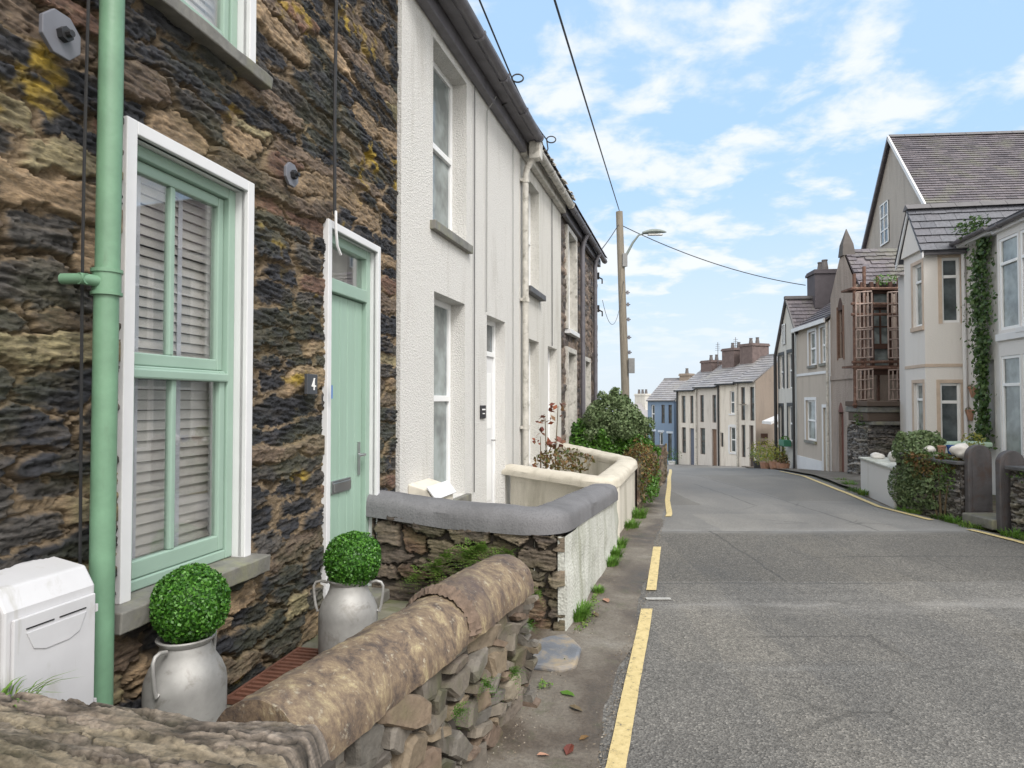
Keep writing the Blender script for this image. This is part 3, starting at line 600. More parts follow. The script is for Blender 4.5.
def slab_sill(parent, a, b, z, out=.15, t=.07):
    n = 30; s = MB(); rd = random.Random(int(z*100)); top = []; 
    for i in range(n+1):
        x = a+(b-a)*i/n; s.v += [(x, -out+.012*(float(vn(np.array(x*5.),np.array(z),4))-.5), z+rd.uniform(-.001,.001)), (x, .13, z+.004), (x, .13, z-t), (x, -out+.006+.012*(float(vn(np.array(x*6.),np.array(z),5))-.5), z-t+rd.uniform(-.002,.002))]
    for i in range(n):
        for k in range(4): s.f.append((i*4+k, i*4+(k+1)%4, i*4+4+(k+1)%4, i*4+4+k))
    s.f += [(3,2,1,0), (n*4,n*4+1,n*4+2,n*4+3)]
    return s.build('sill', m_sill, parent, bev=.006)
slab_sill(w1, 2.12, 3.10, WH[2]+.005, .11, .085); slab_sill(w2, 2.12, 3.12, UH[2]-.01, .085, .06)
# front door
f = MB(); y = .04; a, b, c, e = DH; fw = .065
f.box(a, a+fw, y, y+.09, c, e); f.box(b-fw, b, y, y+.09, c, e); f.box(a+fw, b-fw, y+.002, y+.09, e-fw, e); f.box(a+fw, b-fw, y-.006, y+.09, 2.33, 2.42)
df = f.build('door_frame', m_green, hs, bev=.006)
g = MB(); g.box(a+fw*.6, b-fw*.6, y+.04, y+.046, 2.42, e-fw*.6); g.build('fanlight', m_glass, df)
g = MB(); g.box(a+fw, b-fw, y+.16, y+.17, 2.38, e); g.build('fanlight_blind', m_slat, df)
dr = MB(); x0, x1 = a+fw+.004, b-fw-.004; k = 0; nb = 5; bw = (x1-x0)/nb
for i in range(nb): dr.box(x0+i*bw+(.002 if i else 0), x0+(i+1)*bw-(.002 if i < nb-1 else 0), y+.035, y+.08, c+.02, 2.325)
door = dr.build('door', m_green_d, hs, bev=.004)
h = MB(); hx = x1-.055; h.box(hx-.015, hx+.017, y+.024, y+.036, 1.06, 1.30); h.tube([(hx, y+.03, 1.21), (hx, y-.02, 1.21), (hx-.012, y-.028, 1.21), (hx-.12, y-.028, 1.207)], .009, 8)
h.lathe([(.0,.0)], 4) if False else None
h.build('handle', m_steel, door, smooth=True)
h = MB(); lx = (x0+x1)/2-.04; h.box(lx-.14, lx+.14, y+.022, y+.037, .97, 1.06); h.box(lx-.125, lx+.125, y+.012, y+.0215, .98, 1.045); h.build('letterbox', m_steel, door, bev=.004)
h = MB(); h.box(a-.05, b+.05, -.14, .1, .14, c); h.build('doorstep', m_sill, hs, bev=.01)
# number plate
pl = MB(); pl.box(3.525, 3.645, -.065, -.045, 1.64, 1.76); pl = pl.build('number_plate', M_plain('slate plaque', (.06,.065,.075), .5), hs, bev=.003)
mw = M_plain('plate white', (.8,.8,.8), .6)
h = MB(); h.obox((3.595, -.069, 1.665), (.010,0,0), (0,.004,0), (0,0,.072)); h.obox((3.572, -.0688, 1.685), (.049,0,0), (0,.003,0), (0,0,.009)); h.obox((3.572, -.0689, 1.686), (.011,0,0), (0,.0032,0), (.028,0,.051)); h.build('numeral', mw, pl)
h = MB(); h.box(3.785-.012+.06, 3.845+.003, -.059, -.056, 1.615, 1.70); h.build('sticker', M_plain('blue sticker', (.10,.22,.5), .5), hs)
# wall anchor plates
m_anchor = M_plain('grey iron plate', (.15,.155,.18), .5)
for (sx, sz, rr) in ((1.87, 2.87, .082), (3.35, 2.88, .07)):
    q = MB(); n8 = 8; q.add([(sx+rr*math.cos(R(22.5+45*k)), yy, sz+rr*math.sin(R(22.5+45*k))) for yy in (-.062, -.045) for k in range(8)], [tuple(range(8)), tuple(range(15,7,-1))]+[(k, k+8, (k+1)%8+8, (k+1)%8) for k in range(8)])
    an = q.build('anchor_plate', m_anchor, hs, bev=.003)
    q = MB(); q.tube([(sx,-.06,sz),(sx,-.085,sz)], .026, 6); q.tube([(sx,-.084,sz),(sx,-.105,sz)], .012, 8); q.build('bolt', m_black, an)
# green downpipe
dp = MB(); px, py = 2.02, -.115; dp.tube([(px,py,.16),(px,py,2.0)], .041, 20); dp.tube([(px+.003,py,2.0),(px+.01,py,5.4)], .041, 20); pipe = dp.build('downpipe', m_pipe, hs, smooth=True)
for z in (2.03, 4.1):
    k = MB(); k.tube([(px,py,z-.035),(px,py,z+.035)], .047, 20); k.tube([(px,py,z+.035),(px,py,z+.048)], .052, 20); k.tube([(px,py,z-.047),(px,py,z-.035)], .052, 20); k.tube([(px-.03,py,z),(px-.10,py+.02,z)], .021, 10); k.tube([(px-.085,py,z),(px-.10,py+.09,z)], .020, 10); k.build('pipe_bracket', m_pipe, pipe, smooth=True)
def wire(pts, r, parent, mat=m_black, name='cable', n=6): 
    q = MB(); q.tube(pts, r, n); return q.build(name, mat, parent, smooth=True)
wire([(1.98+.006*math.sin(z*2.1), -.055, z) for z in np.linspace(1.0, 5.6, 24)], .006, hs)
wire([(3.87+.004*math.sin(z*5), -.05, z) for z in np.linspace(2.80, 5.6, 14)], .011, hs)
wire([(3.87,-.06,2.82),(3.86,-.066,2.72),(3.88,-.066,2.60),(3.93,-.066,2.55)], .009, hs, m_white)

# white meter cabinet
mc = thing('meter_cabinet', 'white plastic meter cabinet fixed to the stone wall left of the green pipe', 'meter cabinet', LP(1.60, 0, .44), A1)
m_cab = M_plain('cabinet plastic', (.54,.54,.56), .5, var=.05, stain=((.36,.35,.31), 4, .58, (2,2,.4)))
q = MB(); q.prism([(.02, 0), (-.18, 0), (-.18, .53), (-.14, .595), (.02, .625)], 0, .325, 'x'); body = q.build('body', m_cab, mc, bev=.008)
q = MB(); q.box(.02, .315, -.193, -.181, .03, .505); lid = q.build('door', m_cab, mc, bev=.004)
q = MB(); q.box(.06, .155, -.1955, -.1932, .465, .469); q.box(.175, .275, -.1955, -.1932, .465, .469); q.build('vent_slot', m_black, mc)
q = MB(); q.prism([(.06,.455),(.275,.455),(.25,.40),(.21,.385),(.125,.385),(.085,.40)], -.1965, -.1932, 'y'); q.build('moulded_grip', m_cab, lid, bev=.002)
for z in (.06, .12, .44): 
    q = MB(); q.box(.316, .326, -.192, -.182, z, z+.025); q.build('hinge', m_cab, mc)

# churns and topiary balls
def churn(loc, rz, label):
    t = thing('milk_churn', label, 'milk churn', loc, rz, 'milk churns used as planters')
    p = [(.0,0),(.155,0),(.163,.01),(.165,.03),(.160,.045),(.163,.06),(.165,.31),(.160,.345),(.143,.385),(.120,.42),(.108,.445),(.106,.455),(.100,.475),(.116,.492),(.119,.50),(.114,.505),(.10,.50),(.094,.46),(.085,.44),(0,.43)]
    q = MB(); q.lathe([(a_*.95, b_) for a_, b_ in p], 48); q.build('body', m_churn, t, smooth=True)
    for s in (-1, 1):
        h = MB(); h.tube([(s*.113,0,.478),(s*.15,0,.487),(s*.176,0,.480),(s*.187,0,.46),(s*.186,0,.42),(s*.178,0,.36),(s*.168,0,.325),(s*.155,0,.33)], .0075, 10); h.build('handle', m_churn, t, smooth=True)
    return t
def topiary(loc, r, label, seed):
    pts, d = blob(9000, (0,0,0), r, .84)
    lump = 1+.09*(fbm(d[:,0]*3.2+d[:,2]*1.7+20, d[:,1]*3.2-d[:,2]*2.1+20, seed, 3)-.5)*2+np.where(rng.random(len(d)) > .985, .07*rng.random(len(d)), 0)
    pts = pts*lump[:,None]
    u = np.linspace(0, math.pi, 13); w = np.linspace(0, 2*math.pi, 25)[:-1]
    cv = np.array([(r*.86*math.sin(a)*math.cos(b), r*.86*math.sin(a)*math.sin(b), r*.86*math.cos(a)) for a in u for b in w]); cf = np.array([(i*24+k, i*24+(k+1)%24, (i+1)*24+(k+1)%24, (i+1)*24+k) for i in range(12) for k in range(24)])
    o = leaf_mesh('topiary_ball', pts, d, .0135, m_box, None, .75, 1.35, core=(cv, cf)); o.location = loc; return tag(o, label, 'topiary ball', 'clipped box balls in the churns')
churn((-1.33, 2.72, .14), R(-101), 'dented milk churn standing below the window beside the green pipe')
churn((-.885, 3.60, .14), R(0), 'milk churn with raised wire handles standing in front of the green door')
topiary((-1.315, 2.72, .772), .152, 'clipped green ball in the churn below the window', 1)
topiary((-.860, 3.60, .742), .150, 'clipped green ball in the churn before the green door', 2)
# grating
gt = thing('floor_grating', 'rusty brown metal grating on the patio between the two churns', 'grating', LP(2.86, .02, .145), A1)
q = MB()
for s in np.linspace(0, .62, 15): q.box(s, s+.020, -.46, -.02, 0, .022)
q.build('bars', m_grate, gt)
q = MB(); q.box(-.02, .66, -.475, -.46, 0, .026); q.box(-.02, .66, -.02, -.005, 0, .026); q.box(-.02, -.004, -.46, -.02, 0, .026); q.box(.644, .66, -.46, -.02, 0, .026); q.build('rim', m_grate, gt)
q = MB(); q.box(-.01, .65, -.46, -.02, -.004, -.001); q.build('pit', m_black, gt)

# ================================================================ garden wall of number four
GA = frame_l(19.3); GO = Vector((-.14-.33*1.35, 2.94-.944*1.35, 0)); gd = Vector((.33,.944,0)); gn = Vector((.944,-.33,0))
gw = thing('garden_wall', 'low rubble garden wall with brown half round clay coping in front of the churns', 'garden wall', tuple(GO), GA)
LG = 2.02
def rough_stones(name, parent, L0, H0, mat, seed=1, tilt=-.22, hmin=.018, hmax=.085, out=.042, loc=(0,0,0), rz=0, aspect=(1.0, 3.2)):
    """dry stone face: every stone an angular block with its own tilt and projection"""
    rd = random.Random(seed); mb = MB(); z = -.03
    def stone(cx, cz, w, h, d, y0, a):
        vs = []; ca, sa = math.cos(a), math.sin(a); nn = rd.choice((5, 6, 6, 7)); pts = []
        for k in range(nn):
            t = 2*math.pi*(k+rd.uniform(-.28,.28))/nn+.4; pts.append((math.copysign(abs(math.cos(t))**.6, math.cos(t))*w/2*rd.uniform(.85,1.1), math.copysign(abs(math.sin(t))**.6, math.sin(t))*h/2*rd.uniform(.85,1.1)))
        tx, tz = rd.uniform(-.3,.3), rd.uniform(-.25,.25)
        for k_, (q, yy) in enumerate(((1.04, .05), (1.0, -y0*.5), (rd.uniform(.72,.93), -y0))):
            for x, zz in pts:
                f = q*(1+rd.uniform(-.05,.05)); X_, Z_ = x*f, zz*f; Y_ = yy+(tx*X_+tz*Z_ if k_ else 0)+rd.uniform(-.002,.002); vs.append((cx+X_*ca-Z_*sa, Y_, cz+X_*sa+Z_*ca))
        fs = [tuple(range(2*nn, 3*nn)), tuple(reversed(range(nn)))]
        for r_ in range(2): fs += [(r_*nn+k, r_*nn+(k+1)%nn, (r_+1)*nn+(k+1)%nn, (r_+1)*nn+k) for k in range(nn)]
        mb.add(vs, fs)
    while z < H0:
        hh = rd.uniform(hmin, hmax) if rd.random() < .75 else hmax*1.25; x = -.02-rd.random()*.1
        while x < L0:
            w = hh*rd.uniform(*aspect); w = min(w, .26, max(.04, L0+.01-x))
            if hh > .06 and rd.random() < .35:      # split a tall place into two thin stones
                stone(x+w/2, z+hh*.27, w*1.02, hh*.52, 0, rd.uniform(.2,1)*out, tilt+rd.gauss(0,.14)); stone(x+w/2, z+hh*.76, w*1.0, hh*.5, 0, rd.uniform(.2,1)*out, tilt+rd.gauss(0,.14))
            else: stone(x+w/2, z+hh/2, w*1.12, hh*1.14, 0, rd.uniform(.15,1)*out, tilt+rd.gauss(0,.2))
            x += w*rd.uniform(.93,1.02)
        z += hh*.93
    o = mb.build(name, mat, parent, bev=0); o.location = loc; o.rotation_euler = (0,0,rz); return o
m_dry = M_island('dry stone', [(.12,.105,.09), (.18,.155,.125), (.07,.062,.056), (.21,.165,.115), (.14,.10,.075), (.17,.155,.135), (.095,.088,.078), (.25,.215,.165)], .8, 28, .9, big=((.065,.07,.028), 3.5))
m_dark = M_plain('dark mortar core', (.05,.042,.035), .9, bmp=.8, bscale=14)  # dark mortar core behind the wall stones
rough_stones('stonework', gw, LG, .50, m_dry, 31, loc=(0, .015, -.0))
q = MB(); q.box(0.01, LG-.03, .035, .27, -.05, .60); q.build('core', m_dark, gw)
rough_stones('stonework', gw, .27, .56, m_dry, 33, tilt=0, loc=(LG-.035, .02, 0), rz=R(90), out=.035)
rough_stones('stonework', gw, 1.95, .56, m_dry, 35, tilt=0, loc=(LG-.02, .255, 0), rz=R(180), out=.03)
def m_clay_f():
    m, N, L, P = nodes('weathered clay coping'); v = objc(N)
    n = noise(N, L, v, 9, 12, .80, .3, (1.2, 1, .8)); r = ramp(N, [(.33, (.045,.035,.033)), (.42, (.095,.07,.055)), (.50, (.18,.13,.088)), (.57, (.26,.20,.125)), (.66, (.43,.37,.22))]); L.new(n, r.inputs[0])
    n2 = noise(N, L, v, 35, 6, .7); r2 = ramp(N, [(.58, (0,0,0)), (.68, (.8,.8,.8))]); L.new(n2, r2.inputs[0]); c = mixc(N, L, r2.outputs[0], r.outputs[0], (.42,.38,.29))
    n3 = noise(N, L, v, 2.4, 6, .6, .3); r3 = ramp(N, [(.5, (0,0,0)), (.66, (.65,.65,.65))]); L.new(n3, r3.inputs[0]); c = mixc(N, L, r3.outputs[0], c, (.075,.055,.055))
    L.new(c, P.inputs['Base Color']); P.inputs['Roughness'].default_value = .72; bump(N, L, mixc(N, L, .5, n, n2), P, .6, .015); return m
m_clay = m_clay_f()
def half_coping(name, parent, x0, x1, yc, zc0, zc1, r, mat, nl=60, nr=28, seed=1, amp=.009, th=.03, squash=1.0, label=None, round_end=0, drop=.35):
    xs = np.linspace(x0, x1, nl); an = np.linspace(-drop, math.pi+drop, nr); V = []; F = []
    for i, x in enumerate(xs):
        zc = zc0+(zc1-zc0)*i/(nl-1); k = 1.0
        if round_end:
            dd = min((x-x0)/round_end if round_end > 0 else 1, (x1-x)/abs(round_end)); k = math.sqrt(max(0, 1-(1-min(1, max(0, dd)))**2))*.25+.75 if dd < 1 else 1
        for a in an:
            nn = (float(fbm(np.array(x*6.), np.array(a*1.6), seed, 4))-.5)*amp*3+(float(fbm(np.array(x*30.), np.array(a*7.), seed+3, 2))-.5)*amp
            rr = (r*k+nn); V.append((x, yc-rr*math.cos(a), zc+rr*math.sin(a)*squash))
    for i in range(nl-1):
        for j in range(nr-1): F.append((i*nr+j, (i+1)*nr+j, (i+1)*nr+j+1, i*nr+j+1))
        F.append((i*nr+nr-1, (i+1)*nr+nr-1, (i+1)*nr, i*nr))
    m = MB(); m.add(V, F); m.f += [tuple(range(nr)), tuple(reversed(range((nl-1)*nr, nl*nr)))]
    return m.build(name, mat, parent, smooth=True, label=label)
half_coping('coping', gw, .10, 1.30, .145, .625, .60, .163, m_clay, seed=3, drop=.12)
half_coping('coping', gw, 1.255, LG+.03, .145, .615, .585, .175, m_clay, seed=8, drop=.12, nl=40)
q = MB(); n = 60; V = []
for i in range(n):      # crumbled mortar joint between the two lengths
    a = math.pi*i/(n-1)
    for x, rr in ((1.20, .160), (1.225, .178), (1.262, .186), (1.285, .17)): k = 1+.05*(random.random()-.5); V.append((x+random.uniform(-.009,.009), .145-rr*k*math.cos(a), .615+rr*k*math.sin(a)))
q.add(V, [(i*4+k, i*4+k+1, i*4+k+5, i*4+k+4) for i in range(n-1) for k in range(3)])
q.build('mortar_joint', M_plain('red mortar', (.14,.10,.075), .9, var=.4, scale=30, bmp=.8), gw, smooth=True)

# near return wall of rough slate on edge
rw = thing('return_wall', 'rough slate topped wall crossing the bottom left corner', 'wall', LP(1.20, 0, 0), A1-math.pi/2)
def slate_top(parent, L0, W0, z, res=.005):
    nx = int(L0/res); ny = int(W0/res); x = np.linspace(0, L0, nx+1); y = np.linspace(0, W0, ny+1); X, Y = np.meshgrid(x, y)
    H, col = stonefield(X, Y, .95, .075, seed=71, warp=.06, merge=.5, pal=[((.17,.145,.125), .35, .9), ((.12,.10,.09), .2, 1), ((.24,.20,.165), .25, .8), ((.20,.17,.13), .2, .6)], mortar=(.06,.05,.04), relief=.026, joint=.10, lichen=.15, moss=.15, rot=.07)
    H = H*.7-.14*np.clip(1-(L0-X)/.05, 0, 1)**2+(1-np.abs(2*fbm(X*2.2, Y*18+X*2, 77, 5)-1))*.035 - .10*np.clip(1-Y/.05, 0, 1)**2-.05*np.clip(1-(W0-Y)/.04, 0, 1)**2
    V = np.stack([X, Y, z+H], -1).reshape(-1, 3); idx = np.arange((nx+1)*(ny+1)).reshape(ny+1, nx+1); F = np.stack([idx[:-1,:-1], idx[:-1,1:], idx[1:,1:], idx[1:,:-1]], -1).reshape(-1, 4)
    return gm('slate_top', V, F, m_stone, parent, col.reshape(-1, 3))

slate_top(rw, 1.27, .37, .752)
stone_panel('stonework', 1.30, .70, .012, rw, (0, .02, 0), 0, cw=.2, ch=.06, seed=72, pal=DRY_PAL, mortar=(.04,.03,.025), relief=.04, moss=.3)
q = MB(); q.box(0, 1.28, .03, .34, 0, .70); q.build('core', bpy.data.materials['dark mortar core'], rw)
def tuft(name, label, cat, loc, n, h, spread, mat, group=None, lean=.5, w=.006, seed=0):
    V = []; F = []
    for i in range(n):
        a = random.uniform(0, 2*math.pi); r = spread*math.sqrt(random.random()); bx, by = r*math.cos(a), r*math.sin(a); hh = h*random.uniform(.5, 1.15); a2 = a+random.uniform(-.8, .8); ln = lean*hh*random.uniform(.3, 1.3); ww = w*random.uniform(.6, 1.3)
        px_, py_ = -math.sin(a2)*ww, math.cos(a2)*ww; o = len(V)
        for t in (0, .4, .75): 
            k = 1-t*.6; cx_, cy_, cz_ = bx+math.cos(a2)*ln*t*t, by+math.sin(a2)*ln*t*t, hh*(t-.2*t*t*lean)
            V += [(cx_-px_*k, cy_-py_*k, cz_), (cx_+px_*k, cy_+py_*k, cz_)]
        V.append((bx+math.cos(a2)*ln, by+math.sin(a2)*ln, hh*(1-.25*lean))); V.append(V[-1])
        F += [(o,o+1,o+3,o+2), (o+2,o+3,o+5,o+4), (o+4,o+5,o+6,o+7)]
    m = MB(); m.v = V; m.f = F; ob = m.build(name, mat, fix=False); ob.location = loc; return tag(ob, label, cat, group)
tuft('weed_tuft', 'small green weed growing on the slate wall below the white cabinet', 'weed', LP(1.52, .25, .735), 90, .075, .10, m_fern, None, 1.6, .0045)

# ================================================================ grey capped wall between the gardens
cw = thing('boundary_wall', 'rubble and whitewashed wall with thick rounded grey cement cap', 'garden wall', (.367, 4.616, 0), 0)
XA = math.atan2(-.2147, .9767)               # across, away from the facade
L1 = 1.44
cf = Vector((-math.cos(XA), -math.sin(XA), 0))
a0 = Vector((0,0,0))+cf*L1
def ctop(X): return np.interp(X, [0, .6, L1], [.78, .70, .655])
stone_panel('stonework', L1, .8, .008, cw, tuple(a0), XA, topf=ctop, cw=.25, ch=.15, seed=52, warp=.08, merge=.2, pal=DARK_PAL, mortar=(.05,.038,.028), relief=.06, joint=.14, mortar_h=-.3, lichen=.03, moss=.25, taper=.05, grain=.4)
RA = frame_l(16.3); L2 = 2.83
rd_ = Vector((math.cos(RA), math.sin(RA), 0)); rn_ = Vector((math.sin(RA), -math.cos(RA), 0))
# whitewashed street face
q = MB(); nn = 60
zt = lambda x: .655-.09*x/L2
V = []; 
xs = np.linspace(0, L2, nn+1); zs = np.linspace(-.05, 1, 17)
for x in xs:
    for t in zs: V.append((x, -.012*(float(vn(np.array(x*3.1), np.array(t*4.), 3))-.5)*2-.02*(1-t), (t if t > 0 else t)*zt(x)))
q.add(V, [(i*17+k, (i+1)*17+k, (i+1)*17+k+1, i*17+k+1) for i in range(nn) for k in range(16)]); q.add([v_ for t in zs for v_ in ((0, -.012*(float(vn(np.array(0.), np.array(t*4.), 3))-.5)*2-.02*(1-t), t*zt(0)), (.0, .05, t*zt(0)))], [(2*k, 2*k+1, 2*k+3, 2*k+2) for k in range(16)]); q.add([(0,.22,-.05),(L2,.22,-.05),(L2,.22,.56),(0,.22,.655)], [(0,1,2,3)])
o = q.build('street_face', m_cem_w, cw, smooth=True); o.rotation_euler = (0,0,RA)
core = MB(); core.obox(tuple(a0+Vector((.04*math.cos(XA+math.pi/2), .04*math.sin(XA+math.pi/2), 0))), cf*-(L1-.04), Vector((-math.sin(XA), math.cos(XA), 0))*.26, (0,0,.64)); core.build('core', bpy.data.materials['dark mortar core'], cw)
# cap swept along an L shaped path
def cap_sweep(name, parent, path, prof, mat, amp=.008, seed=1, sub=.05):
    pts = []; 
    for i in range(len(path)-1):
        a, b = Vector(path[i]), Vector(path[i+1]); n = max(1, int((b-a).length/sub))
        pts += [a.lerp(b, k/n) for k in range(n)]
    pts.append(Vector(path[-1])); V = []; F = []; n = len(prof)
    for i, p in enumerate(pts):
        t = pts[min(i+2, len(pts)-1)]-pts[max(i-2, 0)]; t.z = 0; t.normalize(); s = Vector((t.y, -t.x, 0))
        for k, (a, z) in enumerate(prof):
            j = (float(fbm(np.array(i*sub*5.), np.array(k*.7), seed, 3))-.5)*amp*2.4
            V.append(p+s*(a+(j if a > 0 else -j))+Vector((0,0,z+j)))
    for i in range(len(pts)-1):
        for k in range(n): F.append((i*n+k, (i+1)*n+k, (i+1)*n+(k+1)%n, i*n+(k+1)%n))
    F += [tuple(reversed(range(n))), tuple(range((len(pts)-1)*n, len(pts)*n))]
    m = MB(); m.add(V, F); return m.build(name, mat, parent, smooth=True)
def dome(w, h, t, n=14): return [(-w/2, -t)] + [(-w/2*math.copysign(abs(math.cos(a))**.8, math.cos(a)), h*math.sin(a)**.8) for a in np.linspace(0, math.pi, n)] + [(w/2, -t)]
in_ = rd_*.0+Vector((-rn_.x, -rn_.y, 0))
pc = a0+Vector((-math.sin(XA), math.cos(XA), 0))*.14+Vector((0,0,.82)); corner = Vector((-.13, .16, .735))
def arc(p0, p1, p2, n=6): return [tuple(p0*(1-t)**2+p1*2*t*(1-t)+p2*t*t) for t in np.linspace(0, 1, n)]
p_end = rd_*L2*.90+in_*.12+Vector((0,0,.62))
v0 = corner+(pc-corner).normalized()*.14; v1 = corner+(p_end-corner).normalized()*.14; v0.z = .735; v1.z = .725
cap_sweep('coping', cw, [tuple(pc+(pc-corner).normalized()*.05), tuple((pc+v0)/2+Vector((0,0,-.02)))]+arc(v0, corner, v1)+[tuple(p_end)], dome(.33, .098, .075), m_cem, .007, 5)

# ferns and small plants growing out of the rubble
def frond(V, F, base, dirv, L0, droop, w):
    n = 7; d = Vector(dirv).normalized(); side = d.cross(Vector((0,0,1))).normalized() if abs(d.z) < .95 else Vector((1,0,0))
    for i in range(1, n+1):
        t = i/n; p = Vector(base)+d*L0*t+Vector((0,0,-droop*L0*t*t)); ww = w*(1-t*.75)
        for s in (-1, 1):
            o = len(V); tip = p+side*s*ww+d*ww*.35; V += [tuple(p-d*ww*.22), tuple(p+side*s*ww*.5-d*ww*.1), tuple(tip), tuple(p+side*s*ww*.45+d*ww*.35)]; F.append((o,o+1,o+2,o+3))
def fern(loc, outn, n, L0, label, mat=None, name='wall_fern', cat='fern', group='ferns rooted in the garden walls'):
    V = []; F = []; outn = Vector(outn)
    for i in range(n):
        dd = (outn*random.uniform(.4, 1)+Vector((random.uniform(-.9,.9), random.uniform(-.9,.9), random.uniform(-.3,.9)))*.75).normalized(); frond(V, F, (random.uniform(-.012,.012), random.uniform(-.012,.012), random.uniform(-.01,.01)), dd, L0*random.uniform(.5,1.1), random.uniform(.2,.8), L0*.16)
    m = MB(); m.v = V; m.f = F; o = m.build(name, mat or m_fern, fix=False); o.location = loc; return tag(o, label, cat, group)
cx0 = Vector((.367,4.616,0)); cn = Vector((.2147*-1,-.9767,0)); 
FL = [(.90,.42,22,.16,'left clump of ferns beside the churn'),(.83,.50,16,.13,'small fern left of the large clump'),(.66,.52,26,.17,'large fern clump in the middle of the dark rubble'),(.57,.58,22,.15,'fern clump right under the grey cap'),(.47,.50,20,.14,'fern clump right of the middle'),(.38,.55,16,.12,'rightmost fern clump on the dark rubble'),(1.05,.36,14,.11,'lowest fern clump near the green door'),(.18,.30,10,.09,'little fern near the whitewashed corner')]
for off, z, n, l, lb in FL: fern(tuple(cx0+cf*off+cn*.10+Vector((0,0,z))), cn, n*2, l*1.5, lb+', grey capped wall')
for s, z, n, l, lb in [(.55,.28,12,.08,'tiny fern low on the near rubble wall'),(.95,.42,12,.09,'small fern half way up the near rubble wall'),(1.25,.40,12,.10,'small fern below the coping joint'),(1.58,.33,14,.10,'small fern right of the coping joint'),(1.85,.45,10,.08,'small fern near the far end of the brown coping')]:
    fern(tuple(GO+gd*s+gn*.06+Vector((0,0,z))), gn, n*2, l, lb, m_hedge)

# flat slate stone at the wall foot
q = MB(); rr = random.Random(4); P = [( .17*math.cos(a)*(1+.2*rr.uniform(-1,1)), .26*math.sin(a)*(1+.15*rr.uniform(-1,1))) for a in np.linspace(0, 2*math.pi, 13)[:-1]]
q.prism(P, 0, .05, 'z'); o = q.build('kerb_stone', M_plain('blue grey flat stone', (.14,.15,.17), .6, var=.25, bmp=.5, stain=((.30,.24,.16), 5, .47)), bev=.02); o.location = (.27, 4.16, .0); o.rotation_euler = (R(2), R(3), -.3); tag(o, 'flat blue grey stone at the foot of the wall where the brown coping ends', 'stone')
GT = [((.47,4.86),70,.13,.07,'bright grass tuft at the whitewashed corner'),((.52,5.02),50,.09,.07,'second grass tuft along the whitewashed wall'),((.72,5.55),30,.06,.05,'low grass tuft below the grey cap'),((.95,6.45),60,.10,.08,'grass tuft by the middle of the whitewashed wall'),((1.05,6.8),60,.12,.08,'grass tuft before the cream wall'),((1.16,7.25),60,.12,.09,'grass tuft where white and cream walls meet'),((1.5,8.4),50,.12,.1,'grass tuft along the cream wall'),((1.75,9.2),60,.16,.12,'grass tuft at the far cream corner')]
for (x, y), n, h, s, lb in GT: tuft('grass_tuft', lb, 'grass tuft', (x, y, gz(y)+.004), n*4, h, s, m_grass, 'grass tufts along the left wall foot', .7, .005)
LV = [(.30,3.62,.05,'green leaf lying on the pavement strip'),(.33,3.45,.045,'dark leaf on the pavement near the yellow line'),(.26,3.05,.05,'red brown leaf on the pavement strip'),(.14,3.0,.03,'small pink petal like leaf on the pavement'),(.62,4.95,.05,'brown leaf beside the bright grass tuft'),(.34,3.15,.03,'tiny brown leaf by the road edge'),(.75,5.3,.06,'brown leaf beyond the grass tuft'),(.66,5.8,.06,'pale leaf by the whitewashed wall')]
m_leafc = [m_grass, m_stem, m_red, m_terra, m_stem, m_autumn, m_terra, m_autumn]
for (x, y, s, lb), mt in zip(LV, m_leafc):
    q = MB(); n = 5; a = random.uniform(0, 6); V = [(0,0,0)]; q.add([(-s,0,.002),(-s*.3,s*.45,.012),(s*.5,s*.35,.010),(s,0,.004),(s*.5,-s*.35,.012),(-s*.3,-s*.45,.006),(0,0,.003)], [(0,1,6,5),(1,2,3,6),(6,3,4,5)]); o = q.build('fallen_leaf', mt, fix=False); o.location = (x, y, gz(y)+.010); o.rotation_euler = (0,0,a); tag(o, lb, 'leaf', 'fallen leaves')

# moss and small weeds along the wall foot
P = []; D = []
for i in range(2600):
    y = 2.4+11*random.random()**1.4
    if fbm(np.array(y*2.3), np.array(.4), 77, 3) < .47: continue
    P.append((WALLB(y)+.03+abs(random.gauss(0,.035)), y, gz(y)+.012+abs(random.gauss(0,.012)))); D.append((.5,0,1))
o = leaf_mesh('moss', P, D, .018, m_fern, None, .8, 1.4); tag(o, 'moss and tiny weeds creeping along the foot of the left walls', 'moss', None, 'stuff')
# grit and crumbs collected along the gutter and wall foot
V = []; F = []; rd5 = random.Random(9)
for i in range(2600):
    y = 2.2+12*rd5.random()**1.7; a_, b_ = WALLB(y), interp_poly(ROAD_L, y); t_ = (rd5.random()**2.2*.35 if rd5.random() < .45 else 1-abs(rd5.gauss(0,.09))); x = a_+.03+(b_+.06-a_)*t_; r_ = rd5.uniform(.002,.0065); z_ = gz(y)+.007; o_ = len(V)
    for k in range(4): an = k*math.pi/2+rd5.random(); V.append((x+r_*math.cos(an), y+r_*math.sin(an), z_))
    V.append((x+r_*.2, y, z_+r_*rd5.uniform(.5,1.1))); F += [(o_,o_+1,o_+4),(o_+1,o_+2,o_+4),(o_+2,o_+3,o_+4),(o_+3,o_,o_+4)]
m = MB(); m.v = V; m.f = F; o = m.build('gravel', M_island('grit', [(.08,.065,.05),(.20,.17,.13),(.05,.04,.03),(.32,.29,.25),(.13,.09,.05)], .9), fix=False); tag(o, 'loose grit and crumbs along the left pavement strip', 'gravel', None, 'stuff')
